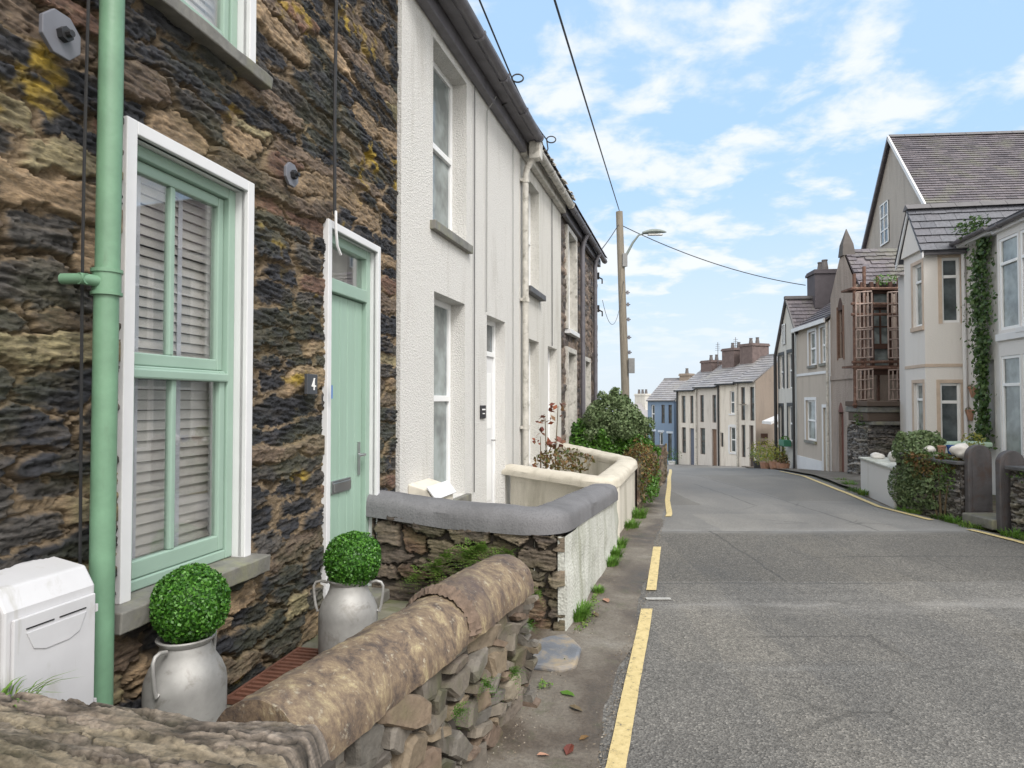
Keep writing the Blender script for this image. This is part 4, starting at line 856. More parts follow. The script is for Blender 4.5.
# ================================================================ cream walled garden
cg = thing('garden_wall', 'cream rendered garden wall with rounded cap around the flower bed', 'garden wall', (0,0,0))
K0 = Vector((1.12,7.40,0)); K1 = Vector((1.76,9.50,0)); J0 = Vector((-.02,8.55,0)); J1 = Vector((.95,12.2,0))
def wallseg(mb, a, b, side, t, za, zb, z0=-.15):
    a = Vector(a); b = Vector(b); s = Vector(side).normalized()*t; mb.add([a+Vector((0,0,z0)), b+Vector((0,0,z0)), b+s+Vector((0,0,z0)), a+s+Vector((0,0,z0)), a+Vector((0,0,za)), b+Vector((0,0,zb)), b+s+Vector((0,0,zb)), a+s+Vector((0,0,za))], [(0,3,2,1),(4,5,6,7),(0,1,5,4),(1,2,6,5),(2,3,7,6),(3,0,4,7)])
q = MB(); wallseg(q, K0, K1, (-1,.3,0), .2, .62, .64); wallseg(q, J0, K0+Vector((-.02,.02,0)), (.5,.6,0), .2, .66, .64); wallseg(q, J1, K1+Vector((-.02,0,0)), (-.5,-.4,0), .2, .68, .66)
q.build('wall', m_rc_cream, cg)
m_cap_c = M_roughcast('cream cap', (.56,.52,.44), (.34,.31,.24), .15, 60, .005, .48)
def lift(v, z): return Vector((v.x, v.y, z))
off = Vector((-.08,.04,0)); cc = lift(K0+off, .66); c2 = lift(K1+off, .70)
d0 = (lift(J0,.70)-cc); d1 = c2-cc
cap_sweep('coping', cg, [tuple(lift(J0+Vector((.0,.1,0)), .69))]+arc(cc+d0.normalized()*.22, cc, cc+d1.normalized()*.22)+arc(c2-d1.normalized()*.2, c2, c2+(lift(J1,.74)-c2).normalized()*.2)+[tuple(lift(J1, .74))], dome(.30, .085, .035), m_cap_c, .008, 8)

# ================================================================ LEFT: roughcast cottages and the stone end cottage
O2 = Vector((-2.23024, .60177, 0)); A2 = frame_l(15.1); d2 = Vector((.2605,.9655,0)); n2 = Vector((.9655,-.2605,0))
def row_house(s0, s1, label, wall_m, holes, z1, seed, depth=5, eave=5.30, rise=2.2, gm_=m_gutter, rev=.19):
    t = thing('terraced_house', label, 'house', tuple(O2+d2*s0), A2)
    hl = [(a-s0, b-s0, c, e) for a, b, c, e in holes]
    wall_mesh(0, s1-s0-.002, -.4, z1, hl, rev, depth).build('wall', wall_m, t, fix=False)
    roof_pair(t, 0, s1-s0, eave, depth, rise, m_roof, .26, .3, .25, seed)
    return t
# house two
s0, s1 = 5.02, 8.99
HL = [(5.72,6.68,3.28,5.03),(5.76,6.64,.62,2.63),(7.42,8.22,.1,2.62)]
h2 = row_house(s0, s1, 'white pebble dashed cottage with grey gutter beside the stone cottage', m_rc_white, HL, 5.32, 3)
for (a, b, c, e) in HL[:2]: window(h2, a-s0, b-s0, c, e, .16, m_upvc, m_pane_l, .06, 'sash', .055, sillm=m_sill)
f = MB(); f.box(7.42-s0, 7.48-s0, .13, .19, .1, 2.62); f.box(8.16-s0, 8.22-s0, .13, .19, .1, 2.62); f.box(7.48-s0, 8.16-s0, .132, .19, 2.56, 2.62); f.box(7.48-s0, 8.16-s0, .125, .19, 2.16, 2.22); df = f.build('door_frame', m_upvc, h2, bev=.004)
g = MB(); g.box(7.47-s0, 8.17-s0, .16, .17, 2.2, 2.57); g.build('fanlight', m_pane, df)
f = MB(); f.box(7.482-s0, 8.158-s0, .15, .18, .1, 2.158); dd = f.build('door', m_white, h2, bev=.004); 
for zz in (.35, 1.25): 
    f = MB(); f.box(7.56-s0, 8.07-s0, .143, .1495, zz, zz+.7); f.build('door_panel', m_upvc, dd, bev=.004)
f = MB(); f.tube([(8.1-s0,.15,1.1),(8.1-s0,.10,1.1),(8.0-s0,.10,1.1)], .01); f.build('handle', m_steel, dd)
f = MB(); f.box(7.15-s0, 7.33-s0, -.02, -.002, 1.40, 1.55); np_ = f.build('name_plate', M_plain('black slate sign', (.03,.03,.035), .5), h2, bev=.003)
f = MB(); f.box(7.18-s0, 7.30-s0, -.0235, -.0205, 1.495, 1.51); f.box(7.20-s0, 7.28-s0, -.0235, -.0205, 1.45, 1.462); f.build('lettering', mw, np_)
fa = MB(); fa.box(0, s1-s0, -.10, -.004, 5.12, 5.30); fa.box(0, s1-s0, -.235, -.102, 5.26, 5.30); fa.build('fascia', m_gutter, h2, bev=.01); gutter(h2, 0, s1-s0, -.285, 5.30, m_gutter, .065)
wire([(6.90-s0,-.02,5.1),(6.90-s0,-.02,.6)], .006, h2, M_plain('grey cable', (.10,.10,.10), .7)); wire([(7.40-s0,-.12,5.2),(7.36-s0,-.02,5.02),(7.35-s0,-.02,2.64)], .006, h2, M_plain('pale cable', (.28,.28,.27), .7)); wire([(8.55-s0,-.018,5.1),(8.56-s0,-.018,2.2),(8.56-s0,-.018,.4)], .005, h2, bpy.data.materials['pale cable'])
bx = thing('utility_box', 'small cream box with sloped lid below the white cottage window', 'utility box', tuple(O2+d2*5.18+Vector((0,0,.30))), A2)
q = MB(); q.prism([(0,0),(-.24,0),(-.24,.46),(-.17,.55),(0,.60)], 0, .46, 'x'); q.build('body', M_plain('cream box', (.62,.58,.50), .6, stain=((.4,.36,.3), 5, .55)), bx, bev=.01); q = MB(); q.obox((-.015,-.255,.468), (.49,0,0), (0,.085,.105), (0,-.012,.010)); q.build('lid', m_white, bx, bev=.004)
# house three
s0, s1 = 8.99, 12.07
HL = [(9.33,10.22,3.28,4.92),(9.42,10.20,.62,2.53),(10.88,11.66,.0,2.53)]
h3 = row_house(s0, s1, 'dirty white rendered cottage with cream gutter and downpipe behind the flower bed', m_rc_smooth, HL, 5.32, 4)
for (a, b, c, e) in HL[:2]: window(h3, a-s0, b-s0, c, e, .14, m_upvc, m_pane_l, .06, 'sash', .10 if c > 2 else None)
f = MB(); f.box(10.88-s0, 10.94-s0, .13, .19, 0, 2.53); f.box(11.6-s0, 11.66-s0, .13, .19, 0, 2.53); f.box(10.94-s0, 11.6-s0, .132, .19, 2.47, 2.53); f.build('door_frame', m_upvc, h3, bev=.004)
f = MB(); f.box(10.942-s0, 11.598-s0, .15, .18, 0, 2.468); f.build('door', m_white, h3, bev=.004)
fa = MB(); fa.box(0, s1-s0, -.10, -.004, 5.10, 5.28); fa.build('fascia', m_gut_w, h3, bev=.01); gutter(h3, 0, s1-s0, -.20, 5.24, m_gut_w, .065)
dp = MB(); dp.tube([(.06,-.22,5.2),(.06,-.20,5.08),(.05,-.10,4.92),(.05,-.07,4.8),(.05,-.07,.0)], .045, 14); p3 = dp.build('downpipe', m_gut_w, h3, smooth=True)
q = MB(); q.prism([(-.02,5.02),(.13,5.02),(.16,5.26),(-.05,5.26)], -.30, -.14, 'y'); q.build('hopper', m_gut_w, p3, bev=.01)
for z in (1.2, 3.0, 4.7): 
    q = MB(); q.tube([(.05,-.07,z),(.05,-.07,z+.06)], .056, 14); q.box(-.03,.13,-.05,-.012,z+.01,z+.05); q.build('pipe_bracket', m_gut_w, p3)
wire([(11.15-s0,-.02,5.1),(11.15-s0,-.02,2.55)], .008, h3, bpy.data.materials['grey cable'])
q = MB(); rr = random.Random(5)
for i in range(26): x = rr.uniform(0, s1-s0-.1); q.obox((x, -.30+rr.uniform(-.02,.03), 5.29+rr.uniform(0,.02)), (rr.uniform(.05,.16), rr.uniform(-.02,.02), rr.uniform(-.01,.02)), (rr.uniform(-.02,.02), .12, .03), (0,0,rr.uniform(.008,.02)))
q.build('loose_mortar', m_gut_w, h3)
# stone end cottage
s0, s1 = 12.07, 17.0
h4 = thing('stone_cottage', 'brown rubble cottage with white window surrounds at the far end of the left row', 'house', tuple(O2+d2*s0), A2)
HL = [(12.62,13.55,3.0,4.92),(12.62,13.46,-.1,2.55),(14.75,15.45,.55,2.5)]
hl = [(a-s0, b-s0, c+.35, e+.35) for a, b, c, e in HL]
stone_panel('wall', s1-s0, 5.62, .025, h4, (0,0,-.35), 0, hl, cw=.30, ch=.14, seed=61, pal=[((.11,.09,.085), .3, .3),((.17,.13,.11), .3, .3),((.08,.07,.07), .2, .4),((.20,.15,.12), .2, .3)], mortar=(.20,.17,.14), relief=.03, lichen=.1, merge=.3)
q = MB(); q.box(.02, s1-s0, 4.9, 5, -.6, 5.3); q.box(s1-s0-.05, s1-s0, .03, 4.9, -.6, 5.3); q.build('wall', m_rc_smooth, h4)
roof_pair(h4, 0, s1-s0, 5.26, 5, 2.2, m_roof, .26, .3, .25, 9)
for i, (a, b, c, e) in enumerate(HL):
    a -= s0; b -= s0; m = MB(); m.box(a-.1, a, -.05, .18, c, e); m.box(b, b+.1, -.05, .18, c, e); m.box(a-.1, b+.1, -.05, .18, e, e+.1); m.build('surround', m_gut_w, h4, bev=.006)
    if i == 1: 
        f = MB(); f.box(a, b, .12, .16, c, e-.4); f.build('door', m_white, h4); g = MB(); g.box(a, b, .12, .15, e-.39, e); g.build('fanlight', m_pane, h4)
    else: window(h4, a, b, c, e, .10, m_upvc, m_pane, .06, 'sash', .10, sillm=m_white)
fa = MB(); fa.box(0, s1-s0, -.10, -.02, 5.06, 5.25); fa.build('fascia', m_gutter, h4, bev=.01); gutter(h4, 0, s1-s0+.08, -.20, 5.22, m_gutter, .065)
dp = MB(); dp.tube([(1.95,-.20,5.18),(1.95,-.12,5.0),(1.95,-.10,4.85),(1.95,-.10,-.2)], .05, 12); dp.build('downpipe', m_gutter, h4, smooth=True)
dp = MB(); dp.tube([(3.9,-.20,5.18),(3.9,-.12,5.0),(3.9,-.10,4.85),(3.9,-.10,-.2)], .05, 12); dp.build('downpipe', m_gutter, h4, smooth=True)
q = MB()
for z in (4.75, 3.9): q.obox((s1-s0+.01,-.06,z), (.03,0,0), (0,.12,0), (0,0,.18)); q.tube([(s1-s0+.02,-.05,z+.05),(s1-s0+.12,-.12,z+.02),(s1-s0+.12,-.12,z-.1)], .02)
q.build('cable_bracket', m_black, h4)

# ================================================================ flower bed plants
def stemmed(loc, stems, label, mat, name='rose_plant', cat='plant', leaf=.07, group=None, r=.012):
    t = thing(name, label, cat, loc, 0, group); q = MB(); P = []; D = []
    for (dx, dy, h, nl) in stems:
        pts = [(dx*.2, dy*.2, 0), (dx*.6+random.uniform(-.02,.02), dy*.6, h*.5), (dx, dy, h)]; q.tube(pts, [r, r*.8, r*.4], 5)
        for i in range(nl):
            tt = 1-random.random()**2*.25; k = Vector(pts[1]).lerp(Vector(pts[2]), tt); P.append((k.x+random.uniform(-.12,.12)*(1 if nl > 4 else .5), k.y+random.uniform(-.1,.1), k.z+random.uniform(-.07,.05))); D.append((random.uniform(-1,1), random.uniform(-1,1), .8))
    q.build('stem', m_stem, t); leaf_mesh('foliage', P, D, leaf, mat, t, .5, 1.6); return t
stemmed((.48,9.55,.30), [(0,0,1.05,14)], 'tall single stemmed plant with red tips before the cottage door', m_red, leaf=.10)
stemmed((.62,9.6,.25), [(.05,0,1.28,10),(.0,.02,.75,16)], 'tallest red leaved plant in the flower bed', m_red, leaf=.12)
stemmed((.40,9.3,.35), [(0,0,.75,10),(-.12,.05,.32,8)], 'shorter plant with red bracts at the left of the flower bed', m_red, leaf=.07)
P, D = blob(520, (0,0,.12), (.42,.25,.19), .5); o = leaf_mesh('flower_shrub', P, D, .055, m_autumn, None, .9, 1.7); o.location = (.72, 9.25, .64); tag(o, 'low green and rust coloured shrub in the flower bed', 'shrub')

# ================================================================ hedge bush by the pole, verge plants
def bush(name, label, cat, loc, clumps, n, size, mats, group=None, core=True):
    t = thing(name, label, cat, loc, 0, group); i = 0
    for (cs, mt) in mats:
        cs = list(cs); base = list(cs)
        for c, r in base:
            for q_ in range(7):
                dv = Vector((random.gauss(0,1), random.gauss(0,1), random.gauss(.3,1))).normalized(); k_ = random.uniform(.85, 1.12)
                cs.append(((c[0]+dv.x*r[0]*k_, c[1]+dv.y*r[1]*k_, max(.05, c[2]+dv.z*r[2]*k_)), tuple(x*random.uniform(.16,.34) for x in r)))
        P = []; D = []
        for c, r in cs:
            k = int(n*(r[0]*r[1]*r[2])**(2/3)); p, d = blob(k, c, r, .7); P.append(p); D.append(d)
        leaf_mesh('foliage', np.concatenate(P), np.concatenate(D), size, mt, t, .8, 1.6)
    q = MB()
    for cs, mt in mats:
        for c, r in cs[:5]: q.tube([(c[0]*.3, c[1]*.3, -.05), (c[0]*.7, c[1]*.7, c[2]*.6), tuple(c)], [.014,.011,.006], 6)
    q.build('stem', m_stem, t); return t
bush('garden_bush', 'large rounded grey green bush at the foot of the utility pole', 'bush', (2.0, 13.1, -.15), None, 11000, .06,
     [([((0,0,1.25),(.62,.6,.62)),((.3,.1,1.0),(.5,.5,.6)),((-.3,.1,1.0),(.45,.5,.6)),((.0,-.1,1.5),(.42,.4,.38)),((-.2,0,1.75),(.12,.12,.2)),((.05,0,1.78),(.1,.1,.22)),((.22,0,1.68),(.1,.1,.2))], m_bush_g),
      ([((-.3,-.25,.72),(.5,.4,.5)),((.15,-.3,.65),(.5,.4,.5)),((-.62,-.1,.75),(.3,.4,.6)),((.5,-.2,.6),(.35,.35,.45))], m_hedge)])
bush('trailing_shrub', 'rust and green shrub hanging over the left verge past the cream wall', 'shrub', (2.12, 11.0, -.06), None, 5200, .045,
     [([((0,0,.65),(.22,.5,.28)),((.12,.4,.55),(.25,.5,.3)),((-.15,-.6,.5),(.2,.5,.3)),((.2,1.1,.6),(.3,.5,.3))], m_autumn), ([((0,-.3,.28),(.2,.7,.25)),((.2,.6,.22),(.22,.7,.2)),((.4,1.4,.3),(.25,.5,.28))], m_hedge)])
vw = thing('garden_wall', 'low rubble wall mostly hidden under the verge shrubs on the left', 'wall', (1.86, 9.85, -.1), frame_l(18))
stone_panel('stonework', 5.2, .75, .03, vw, (0,0,0), 0, cw=.3, ch=.1, seed=81, pal=DARK_PAL, relief=.04, moss=.5); q = MB(); q.box(.02, 5.18, .02, .28, -.2, .72); q.build('core', bpy.data.materials['dark mortar core'], vw)

# ================================================================ utility pole, lamp, cables
PX, PY = 3.82, 22.0; pz = gz(PY)
up = thing('utility_pole', 'leaning brown timber utility pole behind the rounded bush', 'utility pole', (PX, PY, pz), 0)
q = MB(); q.tube([(0,0,-.3),(-.05,0,3),(-.14,0,6),(-.22,0,8.63)], [.145,.135,.125,.115], 16); q.build('shaft', m_wood_pole, up, smooth=True)
q = MB(); q.obox((-.14,-.17,6.75), (.16,0,0), (0,.05,0), (0,0,.45)); q.build('junction_box', M_plain('grey box', (.2,.2,.2), .6), up, bev=.01); q = MB(); q.obox((.04,-.20,3.2), (.2,0,0), (0,.08,0), (0,0,.5)); q.build('junction_box', bpy.data.materials['grey box'], up, bev=.01)
for z in (3.9, 4.4, 5.0, 5.5, 5.9): 
    q = MB(); q.tube([(.03-.028*(z-3),-.02,z),(.20-.028*(z-3),-.04,z)], .018, 6); q.obox((.08-.028*(z-3),-.08,z-.06), (.07,0,0), (0,.05,0), (0,0,.12)); q.build('climbing_step', m_gutter, up)
q = MB(); q.obox((-.28,-.05,7.72), (.2,0,0), (0,.05,0), (0,0,.05)); q.build('cable_hook', m_gutter, up)
sl = thing('street_lamp', 'grey street lamp on an angled bracket fixed to the utility pole', 'street lamp', (PX-.08, PY-.02, pz+6.95), 0)
m_lamp = M_plain('grey galvanised arm', (.17,.20,.19), .5)
q = MB(); q.tube([(0,0,.05),(.30,-.02,.62),(.50,-.04,.88),(.66,-.05,.92)], [.045,.04,.03,.025], 8); q.obox((-.06,-.09,-.2), (.11,0,0), (0,.06,0), (0,0,.4)); q.build('arm', m_lamp, sl, smooth=True)
q = MB(); vs = []; n = 14; m_ = 12
for i in range(n+1):
    t = i/n; rr = max(.005, math.sin(math.pi*min(1, t*.85+.12))**.7*.115); 
    for k in range(m_): a = 2*math.pi*k/m_; vs.append((.62+t*.80, -.05+rr*math.cos(a), .95+.05*math.sin(t*2.6)+rr*.72*math.sin(a)))
q.add(vs, [(i*m_+k, i*m_+(k+1)%m_, (i+1)*m_+(k+1)%m_, (i+1)*m_+k) for i in range(n) for k in range(m_)]+[tuple(reversed(range(m_))), tuple(range(n*m_, n*m_+m_))]); hd = q.build('lamp_head', m_lamp, sl, smooth=True)
q = MB(); q.box(.80, 1.30, -.13, .03, .865, .90); q.build('lens', M_plain('lamp lens', (.6,.6,.58), .2), hd, bev=.02)
def sag(a, b, s, n=24): a = Vector(a); b = Vector(b); return [tuple(a.lerp(b, i/n)+Vector((0,0,-s*4*(i/n)*(1-i/n)))) for i in range(n+1)]
def cable(label, a, b, s, r=.014): tag(wire(sag(a, b, s), r, None, m_black, 'overhead_cable'), label, 'cable', None)
cable('long black cable rising from the pole top over the street', (3.60,22,8.0), (-2.5,-6,5.0), .05, .016)
cable('service cable running from the pole down to the end of the left roofs', (3.56,21.95,7.5), (2.12,16.4,5.25), .05, .014)
cable('cable crossing the street from the pole to the chimney house', (3.62,22,7.52), (10.45,23.4,5.72), .28, .014)
cable('cable slung along the eaves of the white cottages', (-.8,3.2,5.13), (.0,8.0,5.56), .0, .010)
cable('second length of cable slung along the eaves toward the cream gutter', (.0,8.0,5.56), (.53,10,5.60), .06, .010)
cable('thin slack cable hanging from the end cottage to the pole', (2.33,16.95,4.2), (3.72,21.9,5.6), 1.0, .007)
for (x, y, z), lb in (((0,8.0,5.56),'curled wall bracket holding cables above the grey gutter'),((.53,10,5.60),'curled bracket holding cables above the cream gutter'),((2.12,16.4,5.25),'cable bracket at the far roof corner')):
    o = wire([(-.30,.05,-.36),(-.16,.03,-.34),(-.03,.01,-.28),(.02,0,-.14),(0,0,0)]+[(.07-.07*math.cos(t),0,.05*math.sin(t)) for t in np.linspace(.2,6,16)], .010, None, m_black, 'cable_bracket'); o.location = (x, y, z); tag(o, lb, 'bracket')

# ================================================================ RIGHT SIDE (local x runs toward the camera, outward is -y)
RB = (8.15, 13.0, 0); ARB = frame_r(10)
m_rw = M_roughcast('bright render', (.66,.65,.64), (.5,.48,.44), .06, 40, .003, .58)
m_rcr = M_roughcast('pinkish render', (.70,.675,.65), (.55,.51,.47), .1, 50, .004, .55)
m_band = M_plain('stone coloured band', (.52,.42,.34), .8, bmp=.2)
h = thing('bay_house', 'pale house with slate gabled two storey bay and ivy beside its door', 'house', RB, ARB)
# bay: local x in -.95..0 ; front y=0 ; side faces at x=0, depth .75
bw = [(-.52,-.09,3.10,4.36),(-.56,-.12,.78,1.96)]
q = wall_mesh(-.95, 0, -.2, 4.60, bw, .09, .70); q.f = q.f[:-3]          # drop the plain sides
sw_ = [(.32,.64,3.14,4.42),(.26,.62,.15,1.95)]
def side_wall(q, x, holes, y0, y1, z0, z1, rev):
    ys = sorted({y0, y1, *[a[0] for a in holes], *[a[1] for a in holes]}); zs = sorted({z0, z1, *[a[2] for a in holes], *[a[3] for a in holes]})
    for i in range(len(ys)-1):
        for k in range(len(zs)-1):
            cy, cz = (ys[i]+ys[i+1])/2, (zs[k]+zs[k+1])/2
            if any(a[0] < cy < a[1] and a[2] < cz < a[3] for a in holes): continue
            q.quad((x,ys[i],zs[k]),(x,ys[i+1],zs[k]),(x,ys[i+1],zs[k+1]),(x,ys[i],zs[k+1]))
    for a, b, c, e in holes:
        r = x-rev; q.quad((x,a,c),(r,a,c),(r,a,e),(x,a,e)); q.quad((x,b,c),(r,b,c),(r,b,e),(x,b,e)); q.quad((x,a,e),(r,a,e),(r,b,e),(x,b,e)); q.quad((x,a,c),(r,a,c),(r,b,c),(x,b,c))
side_wall(q, 0, sw_, 0, .75, -.2, 4.60, .07)
q.quad((-.95,0,-.2),(-.95,.75,-.2),(-.95,.75,4.6),(-.95,0,4.6)); q.add([(-.95,0,4.6),(0,0,4.6),(-.475,0,5.42)], [(0,1,2)])
q.build('bay_wall', m_rcr, h, fix=False)
for a, b, c, e in bw: window(h, a, b, c, e, .05, m_upvc, m_pane_l, .05, 'top', .04, sillm=m_band)
for a, b, c, e in sw_:      # windows in the side of the bay
    f = MB(); f.box(-.07,-.035,a,a+.045,c,e); f.box(-.07,-.035,b-.045,b,c,e); f.box(-.07,-.034,a+.045,b-.045,e-.05,e); f.box(-.07,-.034,a+.045,b-.045,c,c+.05); f.box(-.07,-.030,a+.045,b-.045,e-.40,e-.34)
    w = f.build('window', m_upvc, h, bev=.004); f = MB(); f.box(-.06,-.05,a+.03,b-.03,c+.03,e-.03); f.build('pane', m_pane, w)
f = MB()
for a, b, c, e in sw_: f.box(.002,.012,a-.07,a-.002,c-.02,e+.07); f.box(.002,.012,b+.002,b+.07,c-.02,e+.07); f.box(.002,.012,a-.002,b+.002,e+.002,e+.07)
for a, b, c, e in bw: f.box(a-.07,a-.002,-.012,-.002,c-.02,e+.07); f.box(b+.002,b+.07,-.012,-.002,c-.02,e+.07); f.box(a-.002,b+.002,-.012,-.002,e+.002,e+.07)
f.box(-.95,.014,-.014,-.002,2.27,2.33); f.box(.002,.014,.0,.75,2.27,2.33); f.build('window_surround', m_band, h)
f = MB()   # bargeboards
for sx in (-1, 1):
    p0 = Vector((-.475+sx*.66, -.10, 4.40)); p1 = Vector((-.475, -.10, 5.44)); dd = (p1-p0); up_ = Vector((0,0,1)); f.obox(p0, dd, (0,.03,0), (0,0,.12))
f.build('bargeboard', m_white, h, bev=.004)
f = MB(); f.prism([(-.95,4.6),(0,4.6),(-.475,5.4)], -.06, -.012, 'y'); f.build('gable', m_rcr, h)
# bay roof running back, big new slates facing the camera
slates('roof', m_roof_n, h, (.20,-.12,4.53), (-.0,5.6,0), (-.675,0,1.03), .28, .20, 21)
f = MB(); f.quad((-1.15,-.12,4.53),(-1.15,5.4,4.53),(-.475,5.4,5.56),(-.475,-.12,5.56)); f.build('roof', m_roof_n, h)
f = MB(); n = 12
for i in range(n): f.prism([(-.475-.13,5.52),(-.475,5.64),(-.475+.13,5.52)], -.14+i*.46, -.14+(i+1)*.46-.008, 'y')
f.build('ridge', m_ridge, h)
f = MB(); f.box(.10,.155,-.05,.72,4.46,4.52); f.build('gutter', m_gutter, h, bev=.01)
# main walls of the house, one plane back
dh = (.62,1.02,-.2,2.35)
q = wall_mesh(-3.2, 8.5, -.2, 4.62, [dh,(2.2,3.1,.8,2.3),(2.2,3.1,3.0,4.3),(4.4,5.3,.8,2.3),(4.4,5.3,3.0,4.3),(6.4,7.3,.8,2.3),(6.4,7.3,3.0,4.3)], .12, 5.5, y0=.72)
q.build('wall', m_rw, h, fix=False)
for a, c, e in ((2.2,.8,2.3),(2.2,3.0,4.3),(4.4,.8,2.3),(4.4,3.0,4.3),(6.4,.8,2.3),(6.4,3.0,4.3)): window(h, a, a+.9, c, e, .80, m_upvc, m_pane, .05, 'sash', -.66)
f = MB(); f.box(.62,1.02,.80,.84,-.2,2.35); f.build('door', m_rw, h)
slates('roof', m_roof_n, h, (0.21,.50,4.66), (8.3,0,0), (0,2.2,.95), .28, .22, 22); f = MB(); f.quad((-3.2,2.7,5.6),(8.5,2.7,5.6),(8.5,6.4,4.6),(-3.2,6.4,4.6)); f.quad((-3.2,.5,4.62),(-1.15,.5,4.62),(-1.15,2.7,5.58),(-3.2,2.7,5.58)); f.build('roof', m_roof_n, h)
f = MB(); f.box(.0,8.5,.50,.70,4.56,4.62); f.build('soffit', m_white, h); gutter(h, .16, 1.42, .44, 4.66, m_gutter, .055)
f = MB(); f.tube([(.10,.66,4.55),(.10,.66,-.1)], .035, 8); f.build('downpipe', m_white, h)
b2 = thing('bay_window_house', 'white two storey bay with large white windows cut off by the right frame edge', 'house', (8.35, 11.3, 0), ARB)
BH = [(.05,.62,2.80,4.36),(.66,1.22,2.80,4.36),(1.26,1.80,2.80,4.36),(.05,.62,.62,2.36),(.66,1.22,.62,2.36),(1.26,1.80,.62,2.36)]
q = wall_mesh(0, 1.86, -.2, 4.48, BH, .05, .42); q.build('bay_wall', m_rw, b2, fix=False)
for i, (a, b, c, e) in enumerate(BH): window(b2, a, b, c, e, .01, m_upvc, m_pane_l, .05, 'top', .05 if i in (1,4) else None, sillm=m_white)
f = MB(); f.box(-.05,1.9,-.06,.40,4.481,4.54); f.build('cornice', m_white, b2, bev=.006); f = MB(); f.box(-.03,1.88,-.04,-.003,2.62,2.74); f.build('string_course', m_white, b2, bev=.006); gutter(b2, -.05, 1.9, -.10, 4.58, m_gutter, .055)
slates('roof', m_roof_n, b2, (-.05,-.08,4.60), (1.95,0,0), (0,.75,.33), .28, .2, 23)
# wall planters, bin
def planter(x, z, label):
    t = thing('wall_planter', label, 'wall planter', (0,0,0), 0, 'terracotta planters on the house wall'); t.location = Vector(RB)+Matrix.Rotation(ARB, 3, 'Z') @ Vector((x, .71, z)); t.rotation_euler = (0,0,ARB); t.scale = (.72,.72,.72)
    q = MB(); q.add([(r*math.cos(a), -r*.9*math.sin(a), zz) for r, zz in ((.07,-.16),(.14,.08),(.155,.09),(.155,.13)) for a in np.linspace(0, math.pi, 9)], [(i*9+k, (i+1)*9+k, (i+1)*9+k+1, i*9+k+1) for i in range(3) for k in range(8)]+[tuple(range(27,36)), tuple(range(8,-1,-1))]); q.build('pot', m_terra, t, bev=.004)
    P, D = blob(40, (0,-.07,.15), (.11,.06,.04)); leaf_mesh('foliage', P, D, .04, m_autumn, t)
planter(.32, 1.78, 'upper terracotta half basket planter on the pale wall'); planter(.20, 1.34, 'lower terracotta half basket planter by the white downpipe')
# ivy
P = []; D = []
for i in range(2600):
    z = random.uniform(.75, 4.75); w = .30+.12*math.sin(z*2.3)-.10*(z < 1.6)+(.1 if z > 4.0 else 0); cx_ = .86+.10*math.sin(z*1.1+.5)+(z-3)*.07; x = cx_+random.gauss(0, .5)*w
    P.append((x, .66-abs(random.gauss(0, .07)), z)); D.append((random.uniform(-.4,.4), -1, .3))
for i in range(260): P.append((.3+random.uniform(0, .9), .45+random.uniform(-.1,.2), 4.72+random.gauss(0,.08)+.1)); D.append((0,-.5,1))
for i in range(120): t_ = random.random(); P.append((.75-t_*.5, .64, 1.05-.3*t_+random.gauss(0,.05))); D.append((0,-1,.3))
o = leaf_mesh('ivy', P, D, .075, m_ivy, None, .5, 1.2); o.location = RB; o.rotation_euler = (0,0,ARB); tag(o, 'column of green ivy climbing the pale wall between the two bays', 'ivy')

# chapel like gabled building behind
ch = thing('gabled_building', 'tall rendered building with big dark slate roof rising behind the bay house', 'building', (12.0, 19.1, 0), frame_r(11.5))
Ld = 16; sk = .15*0
def CP(x, y, z): return (x-y*.12, y, z)       # the plan is slightly out of square
gx0, gx1, gap_, ze_, za_ = -5.16, .23, -2.40, 7.22, 10.2
q = MB(); q.add([CP(gx0,0,-1),CP(gx1,0,-1),CP(gx1,0,ze_),CP(gap_,0,za_),CP(gx0,0,ze_),CP(gx0,Ld,-1),CP(gx1,Ld,-1),CP(gx1,Ld,ze_),CP(gap_,Ld,za_),CP(gx0,Ld,ze_)], [(0,1,2,3,4),(9,8,7,6,5),(1,6,7,2),(0,4,9,5)])
q.build('wall', M_roughcast('grey brown render', (.40,.365,.33), (.27,.245,.22), .15, 30, .01, .48), ch, fix=True)
e0 = Vector(CP(gx1+.18,-.10,ze_+.02)); r0 = Vector(CP(gap_,-.10,za_+.1)); uu = Vector(CP(0,Ld,0))
slates('roof', m_roof, ch, e0, uu, r0-e0, .30, .135, 31)
e1 = Vector(CP(gx0-.1,-.10,ze_-.05)); q = MB(); q.quad(e1, e1+uu, r0+uu, r0); q.build('roof', m_roof, ch)
q = MB(); n = 34
for i in range(n):
    a = r0+uu*(i/n); a2 = r0+uu*((i+.97)/n); q.add([a+Vector((-.15,0,-.08)), a+Vector((0,0,.05)), a+Vector((.15,0,-.08)), a2+Vector((-.15,0,-.08)), a2+Vector((0,0,.05)), a2+Vector((.15,0,-.08))], [(0,1,4,3),(1,2,5,4),(0,2,1),(3,4,5)])
q.build('ridge', m_ridge, ch)
q = MB(); q.obox(Vector(CP(gx1+.22,-.16,ze_-.16)), r0-e0, (0,.05,0), (0,0,.17)); q.build('bargeboard', m_white, ch)
q = MB(); q.obox(Vector(CP(gx0-.1,-.16,ze_-.18)), r0-e1, (0,.05,0), (0,0,.12)); q.build('bargeboard', m_gutter, ch)
q = MB(); q.obox(Vector(CP(gx1+.03,0,ze_-.22)), uu, (.10,0,0), (0,0,.20)); q.build('fascia', m_white, ch); q = MB(); q.obox(Vector(CP(gx1+.16,-.1,ze_-.06)), uu, (.10,0,0), (0,0,.07)); q.build('gutter', m_black, ch)
